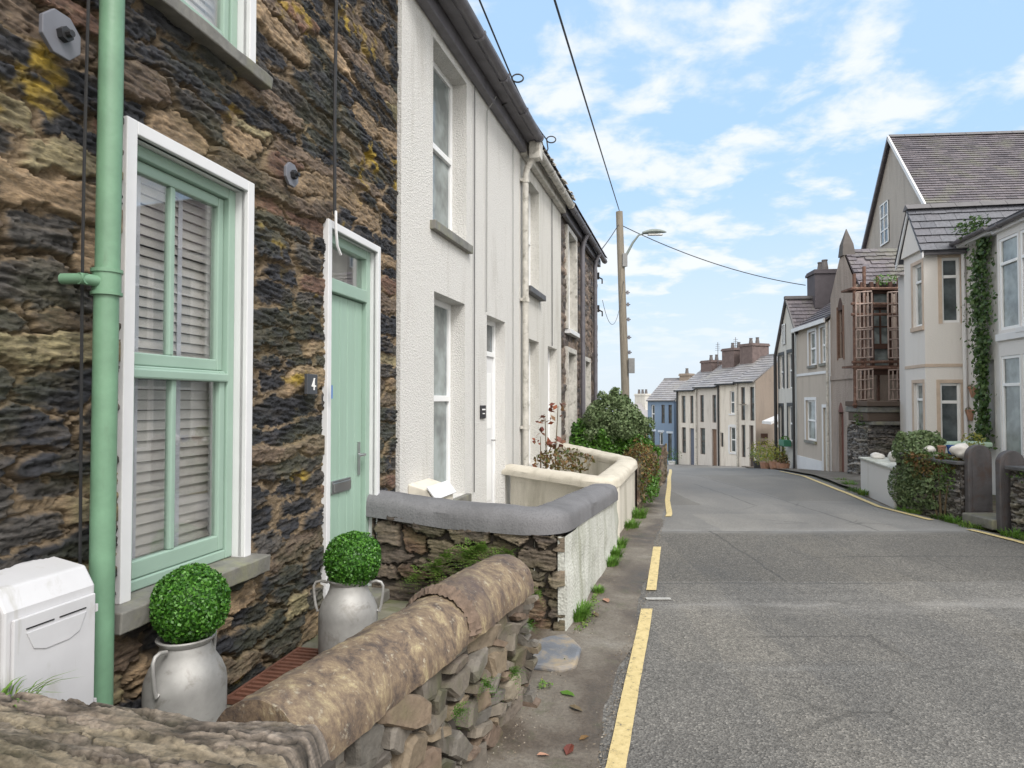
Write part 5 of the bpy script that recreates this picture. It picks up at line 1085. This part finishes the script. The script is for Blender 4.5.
q = MB(); q.box(-3.5,-2.75,-.03,.02,6.9,8.3); w = q.build('window', m_pane, ch); q = MB()
for x in (-3.5,-3.15,-2.79): q.box(x,x+.04,-.05,-.031,6.9,8.3)
for z in (6.9,7.35,7.8,8.26): q.box(-3.5,-2.75,-.052,-.033,z,z+.04)
q.build('frame', m_upvc, w)

# derelict tower like house with rusty balcony frame
RP = (9.3, 19.3, 0); AR = frame_r(6)
dt = thing('derelict_house', 'derelict grey stone house with pointed gable, lancet window and arched door', 'house', RP, AR)
m_old = M_roughcast('old grey render', (.36,.30,.26), (.20,.165,.145), .25, 28, .02, .45)
m_dks = M_plain('dark carved stone', (.10,.09,.085), .85, bmp=.5)
def arch(a, b, c, e, pointed, n=7):
    m_ = (a+b)/2; w = (b-a)/2; hh = w*(1.5 if pointed else .9); L_ = [(a+w*(1-math.cos(t)) if not pointed else a+w*(t/(math.pi/2)), e-hh+hh*math.sin(t)) for t in np.linspace(0, math.pi/2, n)]
    R_ = [(2*m_-x, z) for x, z in reversed(L_[:-1])]; return [(a,c)]+L_+R_+[(b,c)]
xl, xr, xa = .12, 1.90, 1.02
q = wall_mesh(xl, xr, -1, 4.45, [(.66,1.04,2.80,4.2),(.62,.98,-.7,1.30),(1.50,1.80,-.7,1.05)], .16, 5, y0=0); q.f = q.f[:-2]+[q.f[-1]]
q.add([(xl,0,4.45),(xr,0,4.45),(xr,0,4.70),(xa,0,5.85),(xl,0,4.60)], [(0,1,2,3,4)])
swn = [(.42,.74,3.0,3.9)]; side_wall(q, xr, swn, 0, 5, 1.2, 4.70, .14); q.quad((xr,0,-1),(xr,5,-1),(xr,5,1.2),(xr,0,1.2))
q.add([(xl,5,-1),(xr,5,-1),(xr,5,4.7),(xa,5,5.85),(xl,5,4.6)], [(0,1,2,3,4)]); q.build('wall', m_old, dt, fix=False)
q = MB(); q.add([(x, -.006, z) for x, z in arch(.66,1.04,4.15,4.50,True)], [tuple(range(len(arch(.66,1.04,4.15,4.50,True))))]); 
m_brickred = M_plain('reddish brick dressing', (.20,.12,.085), .85, bmp=.4, bscale=20)
m_dkwood = M_plain('dark brown boarding', (.07,.035,.025), .8, stretch=(20,1,1))
q.build('window_head', m_dkwood, dt)
q = MB()
for x0_, x1_, z0_, z1_ in ((.60,.66,2.75,4.25),(1.04,1.10,2.75,4.25)): q.box(x0_,x1_,-.02,.05,z0_,z1_)
q.build('window_dressing', m_brickred, dt)
q = MB(); q.box(.66,1.04,.10,.13,2.8,4.2); w = q.build('window', m_dkwood, dt); q = MB(); q.box(.83,.87,.07,.099,2.8,4.2); q.box(.66,1.04,.075,.0985,3.5,3.54); q.build('frame', m_rust, w)
q = MB(); q.box(.62,.98,.08,.12,-.7,1.3); q.build('door', M_plain('red brown door', (.15,.06,.045), .7, stretch=(14,1,1)), dt)
q = MB(); pa = arch(.62,.98,1.29,1.56,True); q.prism(pa, -.008, .02, 'y'); q.build('door_head', bpy.data.materials['red brown door'], dt)
q = MB(); q.box(1.50,1.80,.12,.15,-.7,1.05); q.build('doorway', m_dkwood, dt); q = MB(); q.box(1.42,1.88,-.03,.05,1.05,1.2); q.build('lintel', m_old, dt)
q = MB(); q.box(xl,xr+.02,-.04,-.002,2.2,2.32); q.build('string_course', m_old, dt)
q = MB(); q.add([(xa-.17,-.05,5.62),(xa+.17,-.05,5.62),(xa+.17,.3,5.62),(xa-.17,.3,5.62),(xa-.13,-.02,5.95),(xa+.13,-.02,5.95),(xa+.13,.26,5.95),(xa-.13,.26,5.95),(xa,.12,6.42)], [(0,1,5,4),(1,2,6,5),(2,3,7,6),(3,0,4,7),(4,5,8),(5,6,8),(6,7,8),(7,4,8),(3,2,1,0)]); q.build('finial', m_dks, dt, bev=.01)
slates('roof', m_roof_p.copy() if False else m_roof, dt, (xr+.10,.05,4.66), (0,4.9,0), (xa-xr-.10,0,1.16), .22, .16, 41, .02, rough_edge=.06)
q = MB(); q.quad((xl-.1,0,4.5),(xl-.1,5,4.5),(xa,5,5.82),(xa,0,5.82)); q.build('roof', m_roof, dt)
q = MB(); q.box(xr-.10,xr-.06,.42,.74,3.0,3.9); w = q.build('window', m_pane_l, dt); q = MB()
for y_ in (.42,.57,.71): q.box(xr-.06,xr-.03,y_,y_+.03,3.0,3.9)
for z_ in (3.0,3.43,3.87): q.box(xr-.058,xr-.032,.42,.74,z_,z_+.03)
q.build('frame', m_rust, w)
# ruined lower outbuilding of slate rubble
ru = thing('rubble_outbuilding', 'broken slate rubble stump with overhanging slabs under the rusty frame', 'ruin', (8.72, 16.2, -.1), 0)
stone_panel('stonework', 1.5, 1.5, .02, ru, (0,0,-.4), 0, cw=.28, ch=.06, seed=91, pal=GREY_PAL, mortar=(.06,.05,.045), relief=.05, moss=.2, lichen=.1)
stone_panel('stonework', 1.0, 1.5, .02, ru, (0,1.0,-.4), R(-90), cw=.28, ch=.06, seed=92, pal=GREY_PAL, mortar=(.06,.05,.045), relief=.05, moss=.2, lichen=.1)
q = MB(); q.box(.02,1.5,.03,1.0,-.4,1.1); q.build('core', bpy.data.materials['dark mortar core'], ru)
q = MB(); q.box(-.05,1.55,-.1,1.0,1.42,1.56); q.box(.05,1.6,-.15,.6,1.11,1.20); q.build('slab', m_sill, ru, bev=.02)
q = MB(); q.box(-.02,1.5,-.05,.9,1.2,1.42); q.box(-.1,1.4,-.18,.9,1.57,1.70); q.build('beam', M_plain('rotten timber', (.10,.075,.06), .9, bmp=.6, stretch=(1,8,8)), ru, bev=.02)
sc = thing('rusty_scaffold', 'rusty red steel scaffold frame and mesh ladders around the derelict window', 'scaffold', (8.72, 16.55, 1.42), 0)
q = MB(); zt_ = 3.55
for x, y in ((-.12,.0),(.12,-.02),(.33,.5),(.98,-.02),(1.22,.0),(.74,.5)): q.tube([(x,y,0),(x+.02,y,zt_-.2+random.uniform(-.1,.25))], .042, 6)
q.build('upright', m_rust, sc)
q = MB()
for z in (.08,1.02,1.15,2.35,2.62,3.0): q.tube([(-.2,-.03,z),(1.32,-.05,z+random.uniform(-.04,.04))], .036, 6)
q.obox((-.2,-.02,1.02),(1.5,0,0),(0,.5,0),(0,0,.05)); q.obox((-.2,-.02,2.98),(1.5,0,.02),(0,.5,0),(0,0,.05)); q.build('rail', m_rust, sc)
q = MB(); q.box(.36,.44,.10,.18,.9,3.2); q.box(.84,.92,.10,.18,.9,3.2); q.box(.30,.98,.08,.5,2.9,3.05); q.box(.30,.98,.08,.5,.85,1.0); q.box(.44,.84,.12,.16,1.5,1.6); q.box(.44,.84,.12,.16,2.55,2.65); q.build('window_casing', m_dkwood, sc)
q = MB(); q.box(.45,.83,.20,.22,1.0,2.9); w_ = q.build('old_window', m_pane_l, sc); q = MB(); q.box(.62,.66,.17,.195,1.6,2.55)
for z in (1.6,2.05,2.5): q.box(.45,.83,.172,.193,z,z+.035)
q.build('glazing_bar', m_dkwood, w_)
m_meshm = M_plain('pinkish rusted mesh', (.30,.235,.21), .8, var=.3)
for x0_, x1_, y_ in ((-.10,.30,-.06),(.70,1.12,-.06)):
    for z0_, z1_ in ((.2,.95),(1.25,1.95),(2.0,2.9)):
        q = MB(); n = 4
        for i in range(n+1): x = x0_+(x1_-x0_)*i/n; q.tube([(x,y_,z0_),(x,y_,z1_)], .02, 5)
        for i in range(4): z = z0_+(z1_-z0_)*i/3; q.tube([(x0_,y_,z),(x1_,y_-.01,z+.03)], .02, 5)
        q.build('mesh_panel', m_meshm, sc)
P, D = blob(260, (.1,0,-.1), (.25,.15,.25)); o = leaf_mesh('ivy', P, D, .05, m_bush, None); o.location = (8.68, 16.5, 1.3); tag(o, 'small hanging plant at the lower left of the rusty scaffold', 'plant')
P, D = blob(200, (0,0,0), (.3,.2,.14)); o = leaf_mesh('weeds', P, D, .05, m_hedge, None); o.location = (9.6, 16.9, 4.72); tag(o, 'weeds growing on top of the rusty scaffold', 'plant')

# beige rendered house and the narrow gabled one
bh = thing('terraced_house', 'beige rendered house with white window surrounds and white painted plinth', 'house', RP, AR)
m_beige = M_roughcast('beige render', (.47,.415,.36), (.34,.29,.24), .12, 45, .004, .5)
HB = [(-1.75,-1.12,2.72,3.78),(-.72,-.30,2.74,3.82),(-2.10,-1.20,.35,1.62),(-.55,-.16,-.55,1.40)]
q = wall_mesh(-2.95, .10, -1, 3.98, HB, .10, 5); q.build('wall', m_beige, bh, fix=False)
for a, b, c, e in HB[:3]: window(bh, a, b, c, e, .05, m_upvc, m_pane_l, .06, 'sash', .06, sillm=m_sill)
f = MB(); f.box(-.55,-.16,.05,.09,-.55,1.40); f.build('door', M_plain('pale door', (.6,.62,.6), .5), bh)
f = MB()
for a, b, c, e in HB: f.box(a-.09,a-.002,-.02,-.002,c,e+.1); f.box(b+.002,b+.09,-.02,-.002,c,e+.1); f.box(a-.002,b+.002,-.02,-.002,e+.002,e+.1)
f.box(-2.95,.09,-.025,-.003,2.42,2.50); f.box(-2.95,-.66,-.03,-.003,-1,-.22); f.box(.02,.10,-.03,-.003,-.7,3.95); f.build('painted_trim', m_white, bh)
roof_pair(bh, -2.95, .10, 4.0, 5, 1.9, m_roof, .15, .3, .22, 51); f = MB(); f.box(-2.95,.1,-.19,-.15,3.90,4.02); f.build('gutter', m_white, bh)
f = MB(); f.tube([(.02,-.08,3.9),(.02,-.08,-.7)], .04, 8); f.build('downpipe', m_gut_w, bh)
ng = thing('narrow_gabled_house', 'narrow pale house with steep slate gable and black window surrounds', 'house', RP, AR)
HN = [(-4.90,-4.42,2.05,3.25),(-3.92,-3.42,2.05,3.28),(-4.95,-4.55,-.6,1.40),(-3.96,-3.46,.20,1.42),(-4.45,-4.10,3.62,4.35)]
q = wall_mesh(-5.15, -2.96, -1.2, 3.4, [h_ for h_ in HN if h_[3] < 3.4], .12, 5); q.add([(-5.15,0,3.4),(-2.96,0,3.4),(-2.96,0,3.96),(-3.9,0,5.15),(-5.15,0,3.45)], [(0,1,2,3,4)]); q.build('wall', m_rc_smooth, ng, fix=False)
q = MB(); q.quad((-2.96,0,3.4),(-2.96,5,3.4),(-2.96,5,3.96),(-2.96,0,3.96)); q.build('wall', m_rc_smooth, ng)
for a, b, c, e in HN[:4]: window(ng, a, b, c, e, .06, m_upvc if c > 0 else m_black, m_pane, .04, 'sash', None)
f = MB(); a, b, c, e = HN[4]; f.box(a,b,-.03,-.004,c,e); w = f.build('window', m_pane, ng); f = MB(); f.box(a,a+.04,-.045,-.031,c,e); f.box(b-.04,b,-.045,-.031,c,e); f.box(a+.04,b-.04,-.045,-.031,e-.04,e); f.box((a+b)/2-.02,(a+b)/2+.02,-.045,-.031,c,e-.04); f.build('frame', m_upvc, w)
f = MB()
for a, b, c, e in HN[:4]: f.box(a-.10,a-.002,-.02,-.002,c,e+.12); f.box(b+.002,b+.10,-.02,-.002,c,e+.12); f.box(a-.002,b+.002,-.02,-.002,e+.002,e+.12)
f.build('window_surround', m_black, ng)
slates('roof', m_roof, ng, (-2.80,-.06,3.86), (0,5,0), (-1.12,0,1.40), .25, .18, 61); f = MB(); f.quad((-5.3,-.06,3.28),(-5.3,5,3.28),(-3.9,5,5.25),(-3.9,-.06,5.25)); f.build('roof', m_roof, ng)
f = MB(); f.obox((-3.92,-.12,5.18),(0,5.1,0),(.16,0,0),(0,0,.1)); f.obox((-2.78,-.10,3.80),(-1.12,0,1.38),(0,.05,0),(0,0,.10)); f.obox((-5.3,-.10,3.20),(1.4,0,1.96),(0,.05,0),(0,0,.10)); f.build('ridge', m_ridge, ng)
f = MB(); f.tube([(-5.1,-.10,3.3),(-5.1,-.10,-1)], .06, 8); f.build('downpipe', m_black, ng); f = MB(); f.tube([(-3.05,-.09,3.9),(-3.05,-.09,-.9)], .045, 8); f.build('downpipe', m_black, ng)
chimney(ng, -4.3, -3.5, .8, 1.6, 4.8, 6.15, 2, M_plain('dark chimney render', (.085,.075,.085), .8, bmp=.3))
f = thing('window_box', 'green plant trough hanging under the narrow house window', 'planter', (9.62, 23.0, .03), AR); q = MB(); q.box(-.3,.3,-.25,0,0,.22); q.build('trough', M_plain('green plastic', (.03,.15,.09), .5), f, bev=.02); P, D = blob(120, (0,-.12,.25), (.3,.12,.1)); leaf_mesh('foliage', P, D, .06, m_hedge, f)

# far terrace of cottages stepping down the hill
TX, TY, AT = 12.9, 35.0, frame_r(-22)
td = Vector((-math.sin(R(-22)), -math.cos(R(-22)), 0))
m_tc = [M_roughcast('terrace render pale', (.62,.585,.54), (.36,.32,.27), .1, 20, .004, .5), M_roughcast('terrace render cream', (.68,.635,.575), (.40,.36,.30), .1, 20, .004, .5), M_roughcast('terrace render grey', (.55,.52,.49), (.33,.29,.26), .1, 20, .004, .5)]
m_endw = M_roughcast('brown end render', (.26,.215,.18), (.18,.15,.13), .15, 20, .01, .5)
m_tw = M_plain('brown window', (.07,.055,.05), .4)
GR = {'a': -2.28}
cots = [  # s0,s1, eave z, ground z, windows, door, label
 (0, 1.45, 2.62, -1.95, [(.08,.42,.55,2.35,m_tw),(.78,1.10,.55,2.35,m_tw),(.78,1.08,-1.45,.30,m_tw)], [(.16,.48,-1.95,.30,m_tw)], 'nearest cottage of the far terrace with brown windows'),
 (1.45, 3.0, 2.55, -2.0, [(1.62,2.0,.90,2.15,m_upvc),(1.55,2.0,-1.25,.15,m_upvc),(2.55,2.80,-1.0,-.2,m_tw)], [], 'cream cottage with white ground floor window surround in the far terrace'),
 (3.0, 5.0, 2.40, -2.2, [(3.14,3.48,.35,1.95,m_tw),(4.25,4.60,.35,1.95,m_tw),(4.15,4.60,-1.55,.0,m_tw)], [(3.12,3.55,-2.2,-.02,M_plain('brown door', (.16,.10,.07), .6))], 'cottage with brown front door in the far terrace'),
 (5.0, 6.86, 2.24, -2.45, [(5.22,5.55,.25,1.92,m_tw),(6.0,6.4,.25,1.92,m_tw),(5.98,6.4,-1.60,-.02,m_tw)], [(5.18,5.62,-2.45,-.05,M_plain('slate blue door', (.10,.12,.17), .6))], 'farthest pale cottage of the terrace with slate blue door')]
for i, (s0, s1, ez, gz_, wins, doors, lb) in enumerate(cots):
    t = thing('terraced_cottage', lb, 'house', (TX, TY, 0), AT, None); hl = [(-b, -a, c, e) for a, b, c, e, m_ in wins+doors]
    wall_mesh(-s1, -s0, -3.2, ez, hl, .14, 4.4).build('wall', m_tc[i % 3], t, fix=False)
    for a, b, c, e, m_ in wins: window(t, -b, -a, c, e, .08, m_, m_pane, .05, 'sash', .04 if m_ is m_upvc else None, sillm=m_white)
    for a, b, c, e, m_ in doors: f = MB(); f.box(-b, -a, .10, .14, c, e); f.build('door', m_, t)
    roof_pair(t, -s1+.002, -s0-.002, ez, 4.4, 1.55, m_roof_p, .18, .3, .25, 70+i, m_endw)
    f = MB(); f.box(-s1, -s0, -.25, -.16, ez-.06, ez+.03); f.build('gutter', m_black, t); f = MB(); f.tube([(-s1+.12,-.08,ez),(-s1+.12,-.08,-3)], .05, 6); f.build('downpipe', [m_gut_w, m_black, m_gut_w, m_black][i], t)
    if i == 1: 
        f = MB(); f.box(-2.12,-2.002,-.02,-.003,-1.25,.25); f.box(-1.548,-1.42,-.02,-.003,-1.25,.25); f.box(-2.0,-1.55,-.02,-.003,.152,.30); f.build('window_surround', m_white, t)
    if i == 0: f = MB(); f.box(.003,.03,.0,4.4,-3.2,ez); f.build('end_wall', m_endw, t)
    if i == 0: f = MB(); f.lathe([(.0,0),(.16,.03),(.22,.08)], 14, (-.62,-.3,1.35)); f.build('satellite_dish', m_gut_w, t)
    if i: chimney(t, -s0-1.55, -s0-.5, 1.6, 2.8, ez+.6, ez+[0,2.35,2.35,1.9][i], 2)
    if i in (2, 3): f = MB(); xx = -s0-.8 if i == 2 else -s0-.4; f.tube([(xx,2.0,ez+1),(xx,2.0,ez+3.0)], .02, 5); [f.tube([(xx-.25+.02*k,2.0,ez+2.5+.12*k),(xx+.25-.02*k,2.0,ez+2.5+.12*k)], .012, 4) for k in range(4)]; f.build('aerial', m_gutter, t)
# end wall and porch of the terrace
pe = thing('gable_porch', 'white lean to porch canopy on the gable end past the narrow house', 'porch', (13.0, 34.6, 0), 0)
f = MB(); f.obox((.05,-1.3,.42),(1.35,0,.55),(0,1.2,0),(0,0,.14)); f.obox((.9,-1.25,.45),(.07,0,0),(0,.07,0),(0,0,-2.4)); f.obox((.35,-1.27,.35),(.9,0,-.95),(0,.06,0),(0,0,.12)); f.build('canopy', m_white, pe)
f = MB(); f.box(.0,.35,-.10,-.04,-.35,-.1); f.box(.0,.35,-.10,-.04,-.7,-.5); f.build('wall_sign', m_dkwood, pe)
# blue house
bl = thing('blue_house', 'blue painted cottage at the bottom of the street', 'house', (10.45, 42.6, 0), frame_r(-47))
m_blue = M_roughcast('blue paint render', (.165,.235,.345), (.24,.28,.34), .08, 20, .003, .55)
HB2 = [(-1.68,-1.42,.15,1.35,m_upvc),(-.92,-.68,.15,1.35,m_tw),(-.40,-.16,.15,1.35,m_tw),(-1.08,-.82,-2.1,-.45,m_upvc),(-1.66,-1.42,-2.5,-.4,m_tw),(-.45,-.18,-2.6,-.5,m_tw)]
wall_mesh(-1.95, 0, -3.6, 1.62, [x[:4] for x in HB2], .14, 4.5).build('wall', m_blue, bl, fix=False)
for a, b, c, e, m_ in HB2: window(bl, a, b, c, e, .07, m_, m_pane, .05, 'sash', None)
f = MB()
for a, b, c, e, m_ in HB2[3:]: f.box(a-.1,b+.1,-.02,-.003,e+.003,e+.14)
f.build('window_head', M_plain('pale blue paint', (.45,.52,.62), .6), bl)
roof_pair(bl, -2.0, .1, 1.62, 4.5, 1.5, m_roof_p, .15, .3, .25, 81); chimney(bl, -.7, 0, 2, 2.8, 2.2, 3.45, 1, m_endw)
rh = thing('red_house', 'small red brick house with white bargeboard beyond the blue cottage', 'house', (10.2, 52.5, -1.0), frame_r(-40))
f = MB(); f.prism([(-2.2,-4),(.0,-4),(.0,.9),(-1.1,2.3),(-2.2,.9)], 0, 5, 'y'); f.build('wall', M_plain('pink brick', (.33,.15,.12), .8, bmp=.3, bscale=12), rh)
f = MB(); f.obox((.1,-.1,.75),(-1.2,0,1.55),(0,.06,0),(0,0,.16)); f.obox((-2.3,-.1,.75),(1.2,0,1.55),(0,.06,0),(0,0,.16)); f.build('bargeboard', m_white, rh)
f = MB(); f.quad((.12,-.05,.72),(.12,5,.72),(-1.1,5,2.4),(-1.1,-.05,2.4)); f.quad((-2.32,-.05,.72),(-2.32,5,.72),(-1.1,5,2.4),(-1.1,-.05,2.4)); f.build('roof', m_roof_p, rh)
f = MB(); f.box(-1.4,-.9,-.03,-.003,-.6,.6); f.build('window', m_pane, rh); chimney(rh, -1.8, -.7, 1.5, 2.2, 1.6, 3.2, 3, m_rc_smooth)

# ================================================================ right garden walls, gate slabs, pots
def rwall(name, label, p, L, ang, h_, seed, cope=True, dz=0, pal=GREY_PAL):
    t = thing(name, label, 'garden wall', (p[0], p[1], gz(p[1])+dz), ang)
    stone_panel('stonework', L, h_, .014, t, (0,0,-.05), 0, cw=.20, ch=.07, seed=seed, pal=pal, mortar=(.05,.045,.04), relief=.05, moss=.35, lichen=.15)
    q = MB(); q.box(.01,L-.01,.02,.32,-.1,h_-.06); q.build('core', bpy.data.materials['dark mortar core'], t)
    stone_panel('stonework', .3, h_, .02, t, (L-.005,.01,-.05), R(90), cw=.20, ch=.07, seed=seed+1, pal=pal, mortar=(.05,.045,.04), relief=.03, moss=.35)
    if cope: 
        q = MB(); x = -.02
        while x < L-.1: w = random.uniform(.3,.55); q.box(x, min(x+w-.01, L+.03), -.06, .36, h_-.05, h_-.005+random.uniform(-.01,.012)); x += w
        q.build('coping', m_slate_d, t, bev=.008)
    return t
AW = math.atan2(-1, .02)
rwall('garden_wall', 'rubble garden wall with slate coping left of the rounded gate slabs', (5.98,10.30), 1.42, AW, .84, 101)
rwall('garden_wall', 'rubble garden wall with plants right of the rounded gate slabs', (6.06,8.05), 6.0, math.atan2(-6, .35), .82, 105)
wb = thing('rendered_wall', 'dirty white rendered wall block with white stones on top', 'garden wall', (6.50, 12.35, gz(12)), math.atan2(-2, -.53))
q = MB(); q.box(0, 2.05, 0, .75, -.1, .60); q.build('wall', m_rw, wb, bev=.015); q = MB(); q.box(-.02, 2.08, -.03, .78, .602, .64); q.build('coping', m_cem_w, wb, bev=.01); q = MB(); q.box(2.052,2.07,.1,.7,.0,.5); q.build('render_panel', m_rw, wb)
gs = m_slate_d
def gate_slab(p, z, h_, label):
    t = thing('gate_slab', label, 'gate slab', (p[0], p[1], z), R(-3), 'rounded slate gate slabs')
    w = .31; prof = [(0,0),(w,0)]+[(w/2+w/2*math.cos(a), h_-w/2+w/2*math.sin(a)) for a in np.linspace(0, math.pi, 14)]
    q = MB(); q.prism(prof, 0, .09, 'y'); q.build('slab', M_plain('stained slate', (.085,.08,.085), .65, var=.3, scale=5, bmp=.5, stain=((.085,.055,.045), 4, .5)) if 'stained slate' not in bpy.data.materials else bpy.data.materials['stained slate'], t, bev=.012)
    prof2 = [(.05,.15),(w-.05,.15)]+[(w/2+(w/2-.05)*math.cos(a), h_-w/2+(w/2-.05)*math.sin(a)) for a in np.linspace(0, math.pi, 14)]
    q = MB(); q.prism(prof2, -.006, -.001, 'y'); q.build('inset', bpy.data.materials['stained slate'], t)
gate_slab((6.05,8.78), 0, 1.02, 'dark round topped slate slab on the left of the garden gateway')
gate_slab((5.99,8.13), 0, .99, 'round topped slate slab on the right of the gateway behind the rubble wall')
q = MB(); q.box(5.94,6.35,8.2,8.76,0,.13); o = q.build('gate_step', m_sill, bev=.015); tag(o, 'slate step between the two rounded gate slabs', 'step')
def pot(name, cat, label, p, r, h_, mat, leaf=None, ball=None):
    t = thing(name, label, cat, p); q = MB(); q.lathe([(0,0),(r*.72,0),(r*.95,h_*.86),(r*1.06,h_*.86),(r*1.06,h_),(r*.92,h_),(r*.85,h_*.8),(0,h_*.8)], 18); q.build('pot', mat, t, smooth=True)
    if leaf: P, D = blob(leaf[1], (0,0,h_+leaf[2]*.7), (leaf[2]*1.2,leaf[2]*1.2,leaf[2])); leaf_mesh('foliage', P, D, .045, leaf[0], t)
m_bluepot = M_plain('blue glaze', (.02,.07,.25), .2)
pot('flower_pot', 'flower pot', 'blue glazed pot standing on the slate coping', (6.19,9.30,.83), .07, .15, m_bluepot)
pot('flower_pot', 'flower pot', 'terracotta pot standing beside the blue pot', (6.17,9.50,.83), .055, .13, m_terra)
pot('flower_pot', 'flower pot', 'pot with yellow green plant behind the left gate slab', (7.6,10.9,.65), .14, .2, m_terra, (m_yellow, 160, .14))
def rock(p, r, label, mat, seed, name='white_stone', cat='stone', group=None):
    import bmesh
    b = bmesh.new(); bmesh.ops.create_icosphere(b, subdivisions=3, radius=1); rd = random.Random(seed)
    for v in b.verts: k = 1+.35*(float(fbm(np.array(v.co.x*1.5+seed), np.array(v.co.y*1.5+v.co.z*2), seed, 4))-.5)*2; v.co = Vector((v.co.x*r[0]*k, v.co.y*r[1]*k, v.co.z*r[2]*k+r[2]))
    me = bpy.data.meshes.new(name); b.to_mesh(me); b.free(); me.materials.append(mat); me.shade_smooth(); o = bpy.data.objects.new(name, me); C.objects.link(o); o.location = p; return tag(o, label, cat, group)
m_wst = M_plain('white quartz', (.62,.60,.57), .7, bmp=.6, bscale=12, stain=((.4,.38,.34), 6, .55))
rock((6.14,9.02,.82), (.14,.12,.10), 'lumpy white quartz stone on the coping beside the left gate slab', m_wst, 3)
rock((6.16,9.78,.82), (.10,.11,.06), 'flat white stone on the coping left of the terracotta pot', m_wst, 5)
rock((6.62,12.0,.52), (.11,.13,.07), 'leftmost white stone on the rendered block', m_wst, 7)
rock((6.60,11.4,.54), (.10,.11,.10), 'taller white stone on the rendered block', m_wst, 9)
gb = thing('storage_bin', 'pale green storage bin with flat lid behind the garden wall', 'storage bin', (7.75, 11.35, 0), R(5)); q = MB(); q.box(-.3,.3,-.2,.2,0,.82); q.build('body', M_plain('pale bin', (.45,.5,.45), .5), gb, bev=.03); q = MB(); q.box(-.34,.34,-.24,.24,.822,.90); q.build('lid', M_plain('pale green lid', (.42,.55,.43), .5), gb, bev=.02)
# shrubs on and around the walls
bush('climbing_shrub', 'sprawling ivy like shrub covering the wall left of the gate slabs', 'shrub', (6.06, 9.95, 0), None, 15000, .05,
     [([((.0,.1,.85),(.22,.35,.28)),((-.02,-.1,.55),(.18,.3,.4)),((.0,.2,.3),(.2,.4,.35)),((.25,.2,.95),(.25,.3,.2)),((-.08,-.15,.28),(.12,.45,.28)),((-.05,-.5,.45),(.1,.35,.2))], m_bush_g), ([((-.06,-.1,.75),(.14,.2,.12)),((-.06,-.35,.6),(.12,.3,.2)),((.03,-.75,.72),(.12,.3,.14))], m_autumn)])
bush('wall_plant', 'yellow green plant spilling over the coping right of the gate slabs', 'plant', (6.06, 7.6, 0), None, 5200, .035, [([((.02,0,.72),(.12,.35,.13)),((.0,-.2,.5),(.08,.3,.2)),((0,-1.0,.74),(.12,.5,.1))], m_bush), ([((-.03,-.3,.6),(.08,.25,.14))], m_yellow)])
VG = [(5.93,10.0),(5.92,9.6),(5.93,9.2),(5.93,8.85),(5.93,8.5),(5.97,8.1),(5.98,7.8),(6.0,7.5),(6.02,7.1),(6.05,6.7),(6.3,11.8),(6.5,12.5),(6.9,13.6),(7.3,14.8)]
NB = ['nearest the white block end', 'below the climbing shrub', 'right of the climbing shrub', 'left of the gateway slab', 'in front of the gateway step', 'before the right gate slab', 'just right of the gateway', 'below the yellow green wall plant', 'near the right frame edge', 'farthest right along the wall', 'before the white rendered block', 'at the far end of the white block', 'on the verge before the derelict house', 'by the derelict house door']
for i, (x, y) in enumerate(VG):
    tuft('grass_tuft', 'low green grass tuft '+NB[i], 'grass tuft', (x-.02+random.uniform(-.03,.05), y+random.uniform(-.12,.12), gz(y)-.01), random.choice([70,110,150]), random.uniform(.06,.14), random.uniform(.08,.17), [m_grass, m_fern, m_bush][i % 3], 'grass tufts along the right wall foot', .9, .006)
bush('wall_plant', 'rust and green plant trailing over the slate coping beside the left gate slab', 'plant', (6.0, 9.25, 0), None, 7000, .032, [([((0,.1,.80),(.10,.35,.08)),((-.04,.0,.66),(.06,.3,.12)),((-.04,-.2,.5),(.05,.12,.2))], m_bush), ([((-.05,.25,.7),(.07,.2,.12))], m_autumn)])
bush('wall_plant', 'grassy plant cushion on the wall at the far right frame edge', 'plant', (6.10, 6.9, 0), None, 7000, .032, [([((0,.1,.80),(.14,.45,.08)),((-.06,.0,.62),(.06,.4,.14))], m_fern), ([((-.05,.25,.4),(.07,.3,.14))], m_bush)])
# tubs before the narrow house
def tub(label, p, r, h_, mat, lm, n, lr): 
    t = thing('plant_tub', label, 'plant tub', p, 0, 'plant tubs by the narrow house'); q = MB(); r *= .8; h_ *= .7; q.lathe([(0,0),(r*.8,0),(r,h_),(r*.9,h_),(0,h_*.9)], 14); q.build('pot', mat, t); P, D = blob(n, (0,0,h_+lr*.6), (lr,lr,lr*.9), .4); leaf_mesh('foliage', P, D, .09, lm, t)
for a in [('tub with bushy yellow green plant on the road edge', (9.6,24.9,gz(24.9)), .35,.35,m_terra,m_yellow,420,.62),('terracotta trough with yellow plant before the narrow house', (9.45,23.6,gz(23.6)), .35,.4,m_terra,m_yellow,260,.4),('small terracotta pot nearest the beige house', (9.3,22.7,gz(22.7)), .28,.3,m_terra,m_autumn,120,.22),('dark tub with tall plant at the terrace corner', (12.2,32.6,gz(32.6)), .4,.5,m_black,m_bush,260,.5),('brown tub with reddish shrub by the terrace gable', (12.6,33.4,gz(33.4)), .35,.5,m_terra,m_autumn,260,.7),('white tub with green plant by the terrace gable', (12.75,32.2,gz(32.2)), .3,.45,m_white,m_hedge,160,.35),('potted shrub below the blue house', (9.8,40.6,gz(40.6)), .3,.3,m_white,m_hedge,160,.6)]: tub(*a)
